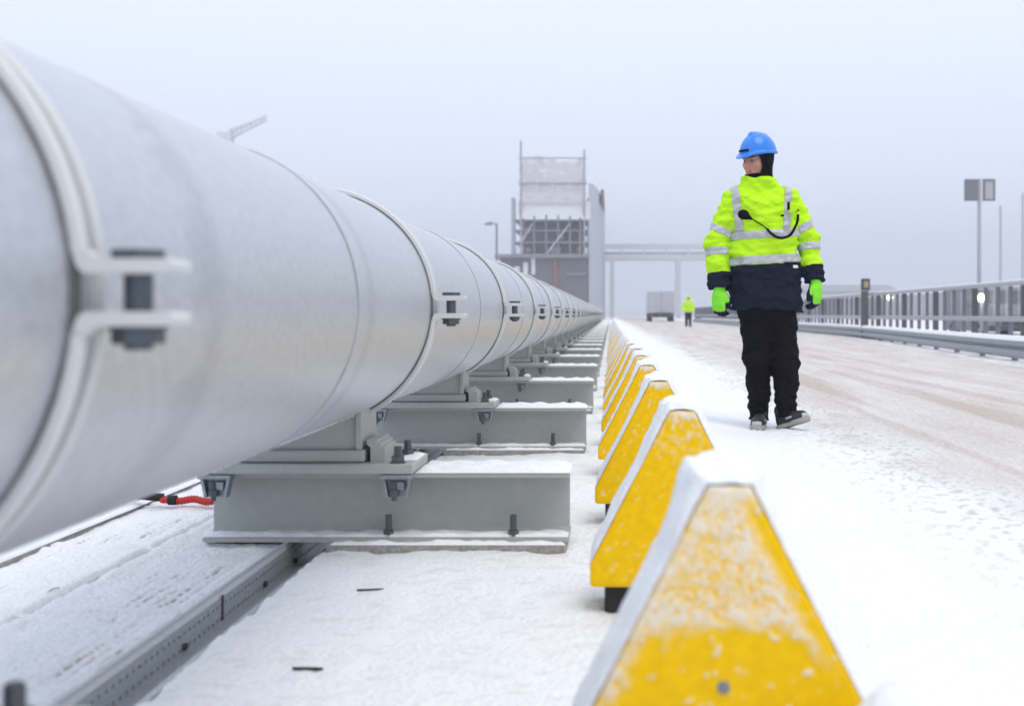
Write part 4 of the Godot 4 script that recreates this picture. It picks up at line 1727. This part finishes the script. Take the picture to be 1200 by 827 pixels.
	c2.box(Vector3(0.02, 1.62, 0.02), Vector3(0.24, 0.34, 0.16), 0.015)
	part("box", c2, M.dark_steel, bp)
	var c3 := MB.new()
	c3.box(Vector3(0.02, 1.62, 0.103), Vector3(0.13, 0.18, 0.006), 0.002)
	part("plate", c3, M.wood, bp)
	van()
	# lamps on posts beyond the railing
	for q in [[1043.0, 58.0, "lit work lamp on a short post beyond the railing, near the control box"], [1150.0, 39.0, "lit work lamp on a short post beside the van beyond the railing"]]:
		var lz: float = q[1]
		var lh := at(0, 349, lz).y + 0.15
		var wl := thing("work_lamp", q[2], "work lamp", Vector3(at(q[0], 368, lz).x, -0.15, -lz), "work lamps beyond the railing")
		var w1 := MB.new()
		w1.cyl(Vector3(0, 0, 0), Vector3(0, lh - 0.1, 0), 0.04, 0.04, 10)
		w1.cyl(Vector3(0, 0, 0), Vector3(0, 0.05, 0), 0.3, 0.25, 14)
		part("post", w1, M.grey, wl)
		var w2 := MB.new()
		w2.cyl(Vector3(0, lh, -0.12), Vector3(0, lh, 0.06), 0.10, 0.16, 14)
		part("lamp_housing", w2, M.grey, wl)
		var w3 := MB.new()
		w3.cyl(Vector3(0, lh, 0.055), Vector3(0, lh, 0.075), 0.13, 0.12, 16)
		part("lamp_glass", w3, M.lamp, wl)
		lamp_light(wl, Vector3(0, lh, 0.14))
	# low store building in the haze right of the road
	var sh := thing("shed", "long low hazy shed beyond the railing", "shed", Vector3(37, -0.2, -190))
	var s1 := MB.new()
	s1.box(Vector3(0, 2.2, 0), Vector3(14, 4.4, 14))
	part("wall", s1, M.sheet, sh)
	var s2 := MB.new()
	s2.extrude(PackedVector2Array([Vector2(-7.6, 4.4), Vector2(7.6, 4.4), Vector2(0, 5.6)]), Vector3(-7.3, 0, 0), Vector3(0, 0, 1), Vector3(0, 1, 0), Vector3(14.6, 0, 0))
	part("roof", s2, M.sheet_dark, sh)
	for i in 2:
		var s3 := MB.new()
		s3.box(Vector3(-3.2 + i * 6.4, 1.7, 7.03), Vector3(3.4, 3.4, 0.1))
		part("door", s3, M.sheet_dark, sh)


func lamp_light(parent: Node3D, p: Vector3) -> void:
	var l := OmniLight3D.new()
	l.name = "glow"
	l.light_color = Color(1.0, 0.95, 0.85)
	l.light_energy = 1.2
	l.light_size = 0.12
	l.omni_range = 40.0
	l.omni_attenuation = 2.0
	l.shadow_enabled = true
	l.position = p
	parent.add_child(l)


func site_tower() -> void:
	var z := 160.0
	var k := z / 1400.0
	var t := thing("site_building", "tall unfinished building with scaffold top wrapped in pale sheeting behind the pipeline", "building", Vector3(0, 0, -z))
	var X := func(px): return (px - 716.0) * k
	var Y := func(py): return H + (368.0 - py) * k
	# dark ground floor
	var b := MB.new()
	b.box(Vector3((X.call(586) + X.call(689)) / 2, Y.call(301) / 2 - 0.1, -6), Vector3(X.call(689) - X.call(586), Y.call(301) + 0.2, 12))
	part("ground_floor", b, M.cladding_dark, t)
	var roofline := MB.new()
	roofline.box(Vector3((X.call(580) + X.call(691)) / 2, Y.call(300), -5.8), Vector3(X.call(691) - X.call(580), 0.45, 13))
	part("deck", roofline, M.grey, t)
	var col := MB.new()
	col.box(Vector3(X.call(651), Y.call(330), 0.15), Vector3(0.45, 6.0, 0.3))
	part("column", col, M.rust, t)
	var rail := MB.new()
	rail.box(Vector3(X.call(675), Y.call(321), 0.15), Vector3(2.8, 0.25, 0.3))
	part("beam", rail, M.grey, t)
	# pale lettering board, too far to read
	for q in [[606, 318, 7, 12], [616, 314, 6, 14], [625, 312, 5, 20]]:
		var l := MB.new()
		l.box(Vector3(X.call(q[0]), Y.call(q[1]), 0.1), Vector3(q[2] * k, q[3] * k, 0.2), 0.1)
		part("panel", l, M.sheet, t)
	# middle storey: recessed dark core, slabs and posts
	var core := MB.new()
	core.box(Vector3((X.call(612) + X.call(684)) / 2, Y.call(279), -7.5), Vector3(X.call(684) - X.call(612), 42 * k, 9))
	part("core_wall", core, M.sheet_dark, t)
	for y in [258, 270, 284, 298]:
		var s := MB.new()
		s.box(Vector3((X.call(603) + X.call(690)) / 2, Y.call(y), -5), Vector3(X.call(690) - X.call(603), 0.22, 10))
		part("slab", s, M.grey, t)
	for px in [603, 613, 626, 640, 654, 668, 680, 689]:
		var p := MB.new()
		p.box(Vector3(X.call(px), (Y.call(300) + Y.call(232)) / 2, -0.2), Vector3(0.22, Y.call(232) - Y.call(300), 0.22))
		part("scaffold_post", p, M.wood if px == 680 else M.grey, t)
	for q in [[604, 296, 624, 262], [640, 298, 668, 262]]:
		var d := MB.new()
		bar(d, Vector3(X.call(q[0]), Y.call(q[1]), 0.1), Vector3(X.call(q[2]), Y.call(q[3]), 0.1), 0.14)
		part("brace", d, M.sheet, t)
	for q in [[617, 269, 7, 7], [657, 277, 7, 4], [650, 292, 13, 8], [679, 292, 6, 9], [618, 292, 6, 6]]:
		var l := MB.new()
		l.box(Vector3(X.call(q[0]), Y.call(q[1]), -2.0), Vector3(q[2] * k, q[3] * k, 0.4), 0.1)
		part("stored_sheet", l, M.white, t)
	# canopy of sheeting above the open storey, billowed
	var can := MB.new()
	var pts := []
	for j in 9:
		for i in 15:
			var u := i / 14.0
			var w := j / 8.0
			var sag := 1.3 * sin(PI * u) * w + noise.get_noise_2d(u * 5.0, w * 5.0) * 0.4
			pts.append(Vector3(lerpf(X.call(608), X.call(692), u), lerpf(Y.call(236), Y.call(258), w) + sag * 0.5, 0.3 + 0.7 * w))
	can.grid(pts, 15, 9, Vector3(0, 0, 1))
	part("sheeting", can, M.sheet, t)
	# upper scaffold wrapped in film
	var film := MB.new()
	var fp := []
	for j in 11:
		for i in 17:
			var u := i / 16.0
			var w := j / 10.0
			fp.append(Vector3(lerpf(X.call(611), X.call(686), u), lerpf(Y.call(236), Y.call(186) + 0.3 * sin(u * 7.0), w), 0.2 + noise.get_noise_2d(u * 9.0, w * 6.0) * 0.5))
	film.grid(fp, 17, 11, Vector3(0, 0, 1))
	part("sheeting", film, M.white, t)
	for y in [186, 198, 212, 216, 228, 236]:
		var s := MB.new()
		s.box(Vector3((X.call(608) + X.call(688)) / 2, Y.call(y), 0.75), Vector3(X.call(688) - X.call(608), 0.16 if y != 216 else 0.3, 0.16))
		part("ledger", s, M.sheet_dark if y == 216 or y == 186 else M.sheet, t)
	for q in [[611, 166], [685, 176], [601, 232]]:
		var p := MB.new()
		p.box(Vector3(X.call(q[0]), (Y.call(q[1]) + Y.call(300)) / 2, 0.85), Vector3(0.24, Y.call(q[1]) - Y.call(300), 0.24))
		part("scaffold_post", p, M.sheet_dark, t)
	for px in [630, 648, 667]:
		var p := MB.new()
		p.box(Vector3(X.call(px), (Y.call(186) + Y.call(236)) / 2, 0.8), Vector3(0.12, 50 * k, 0.12))
		part("scaffold_post", p, M.sheet, t)
	# long sheeted side running away from the camera
	var side := MB.new()
	var a0 := Vector3(X.call(690), 0, 0)
	var a1 := Vector3(-8.0 / 1400.0 * (z + 60.0), 0, -60.0)
	var dirn := (a1 - a0).normalized()
	var rows := []
	for j in 5:
		for i in 25:
			var u := i / 24.0
			var w := j / 4.0
			var base := a0.lerp(a1, u)
			var h := H + (368.0 - (213.0 + 28.0 * pow(u, 1.7))) * (z + 60.0 * u) / 1400.0
			rows.append(base + Vector3(0.25 * absf(sin(u * 40.0)), h * w - 0.2, 0))
	side.grid(rows, 25, 5, Vector3(1, 0, 0.2))
	part("side_sheeting", side, M.tarp, t)
	var red := MB.new()
	red.box(a0.lerp(a1, 0.72) + Vector3(0.35, H + (368.0 - 236.0) * (z + 43.0) / 1400.0, 0), Vector3(0.5, 1.9, 22.0), 0.1)
	part("edge_board", red, M.rust, t)


func lorry() -> void:
	var z := 112.0
	var t := thing("lorry", "grey box lorry standing far down the road in the haze", "lorry", Vector3(4.75, 0.03, -z))
	var b := MB.new()
	b.box(Vector3(0, 1.85, -3.0), Vector3(2.5, 2.1, 6.0), 0.05)
	part("box_body", b, M.tarp, t)
	var d := MB.new()
	for s in [-0.61, 0.61]:
		d.box(Vector3(s, 1.85, 0.03), Vector3(1.16, 1.95, 0.05), 0.02)
	part("rear_door", d, M.tarp, t)
	var c := MB.new()
	c.box(Vector3(0, 1.5, -7.0), Vector3(2.3, 2.2, 1.7), 0.12)
	part("cab", c, M.rust, t)
	var f := MB.new()
	f.box(Vector3(0, 0.68, -3.6), Vector3(0.9, 0.22, 8.0))
	f.box(Vector3(0, 0.55, 0.0), Vector3(2.3, 0.16, 0.12), 0.02)
	part("chassis", f, M.dark_steel, t)
	for s in [-1.0, 1.0]:
		for wz in [-1.2, -6.6]:
			var w := MB.new()
			w.cyl(Vector3(s * 0.85, 0.48, wz), Vector3(s * 1.2, 0.48, wz), 0.48, 0.48, 18)
			var wheel := part("wheel", w, M.rubber, t)
			var rm := MB.new()
			rm.cyl(Vector3(s * 1.19, 0.48, wz), Vector3(s * 1.21, 0.48, wz), 0.25, 0.22, 14)
			part("rim", rm, M.grey, wheel)
		var l := MB.new()
		l.box(Vector3(s * 0.95, 0.62, 0.08), Vector3(0.3, 0.14, 0.05), 0.01)
		part("tail_lamp", l, M.rust, t)


func van() -> void:
	var z := 40.0
	var t := thing("van", "grey van parked beyond the railing", "van", Vector3(13.6, -0.15, -z))
	t.scale = Vector3(1.0, 0.84, 1.0)
	# side profile swept across the width; nose towards the camera
	var prof := PackedVector2Array([Vector2(0.0, 0.45), Vector2(0.05, 1.05), Vector2(-0.15, 1.30), Vector2(-0.75, 1.48), Vector2(-1.35, 2.10), Vector2(-1.7, 2.22), Vector2(-5.0, 2.26), Vector2(-5.1, 2.1), Vector2(-5.15, 0.5), Vector2(-4.9, 0.38), Vector2(-0.2, 0.38)])
	var b := MB.new()
	b.extrude(prof, Vector3(-0.98, 0, 0), Vector3(0, 0, 1), Vector3(0, 1, 0), Vector3(1.96, 0, 0))
	part("body", b, M.grey, t)
	var w := MB.new()
	w.poly([Vector3(-0.85, 1.53, -0.76), Vector3(0.85, 1.53, -0.76), Vector3(0.78, 2.04, -1.24), Vector3(-0.78, 2.04, -1.24)], Vector3(0, 1, 1))
	part("windscreen", w, M.dark_steel, t)
	var sw := MB.new()
	sw.poly([Vector3(-0.985, 1.35, -0.95), Vector3(-0.985, 1.35, -2.2), Vector3(-0.985, 2.0, -2.2), Vector3(-0.985, 2.0, -1.45)], Vector3(-1, 0, 0))
	part("side_window", sw, M.dark_steel, t)
	var g := MB.new()
	g.box(Vector3(0, 0.80, 0.045), Vector3(1.0, 0.24, 0.04), 0.01)
	part("grille", g, M.dark_steel, t)
	var bm := MB.new()
	bm.box(Vector3(0, 0.52, 0.06), Vector3(1.9, 0.20, 0.14), 0.04)
	part("bumper", bm, M.dark_steel, t)
	for s in [-1.0, 1.0]:
		var l := MB.new()
		l.box(Vector3(s * 0.74, 1.12, 0.03), Vector3(0.30, 0.20, 0.08), 0.03)
		part("headlamp", l, M.glass, t)
		for wz in [-0.95, -4.1]:
			var wh := MB.new()
			wh.cyl(Vector3(s * 0.76, 0.34, wz), Vector3(s * 0.99, 0.34, wz), 0.34, 0.34, 20)
			var o := part("wheel", wh, M.rubber, t)
			var rm := MB.new()
			rm.cyl(Vector3(s * 0.985, 0.34, wz), Vector3(s * 1.0, 0.34, wz), 0.19, 0.17, 14)
			part("rim", rm, M.galv, o)
		var mr := MB.new()
		mr.box(Vector3(s * 1.10, 1.50, -0.9), Vector3(0.14, 0.26, 0.10), 0.03)
		part("mirror", mr, M.dark_steel, t)


# ------------------------------------------------------------------ odds and ends
func small_things() -> void:
	# red hose on the deck behind the first supports
	var hose := thing("hose", "red ribbed hose lying on the snowy deck behind the beam", "hose")
	var h := MB.new()
	var pts := []
	for i in 40:
		var x := lerpf(-1.30, -1.80, i / 39.0)
		pts.append(Vector3(x, 0.012 + 0.004 * sin(i * 0.7), -4.78 + 0.012 * sin(i * 0.35)))
	h.tube(pts, 0.0125, 10)
	for i in range(0, 39, 1):
		var p: Vector3 = pts[i]
		h.cyl(p - Vector3(0.003, 0, 0), p + Vector3(0.003, 0, 0), 0.0155, 0.0155, 10)
	part("corrugated_tube", h, M.hose, hose)
	var e := MB.new()
	e.cyl(Vector3(-1.74, 0.013, -4.78), Vector3(-1.77, 0.013, -4.78), 0.020, 0.020, 12)
	e.cyl(Vector3(-1.79, 0.023, -4.78), Vector3(-1.93, 0.040, -4.74), 0.017, 0.013, 12)
	part("coupling", e, M.debris, hose)
	# crusted timber along the far edge of the deck
	var tb := thing("timber", "snow-crusted grey timber lying along the deck beneath the pipe", "timber")
	var b := MB.new()
	b.box(Vector3(-1.905, -0.030, -4.4), Vector3(0.06, 0.05, 2.4), 0.006, Basis(Vector3.UP, 0.01))
	part("beam", b, M.concrete, tb)
	var s := MB.new()
	snow_pad(s, -1.928, -1.872, -5.55, -3.25, -0.0055, 0.008, 10, 90)
	part("snow_cover", s, M.snowcap, tb)
	# black slivers frozen into the snow
	for q in [[-0.682, 3.385, 0.075, 0.15], [-0.665, 2.62, 0.070, -0.05]]:
		var d := MB.new()
		var y := ground_y(q[0], q[1])
		d.extrude(PackedVector2Array([Vector2(-q[2] / 2, 0.0), Vector2(-q[2] * 0.35, 0.010), Vector2(0.0, 0.007), Vector2(q[2] * 0.3, 0.012), Vector2(q[2] / 2, 0.004), Vector2(q[2] * 0.2, -0.008), Vector2(-q[2] * 0.3, -0.006)]), Vector3(0, 0.000, 0), Vector3(1, 0, 0), Vector3(0, 0.25, 1).normalized(), Vector3(0, 0.006, 0))
		var o := whole("rubber_scrap", d, M.debris, "flat black rubber scrap frozen into the snow beside the channel", "scrap", "rubber scraps in the snow", Vector3(q[0], y - 0.001, -q[1]))
		o.rotation.y = q[3]
	# twig on the deck
	var tw := MB.new()
	tw.tube([Vector3(0, 0.004, 0), Vector3(0.006, 0.012, -0.02), Vector3(0.014, 0.010, -0.045)], 0.002, 6)
	whole("twig", tw, M.wood, "thin brown twig lying on the snowy deck", "twig", "", Vector3(-1.56, -0.018, -3.30))
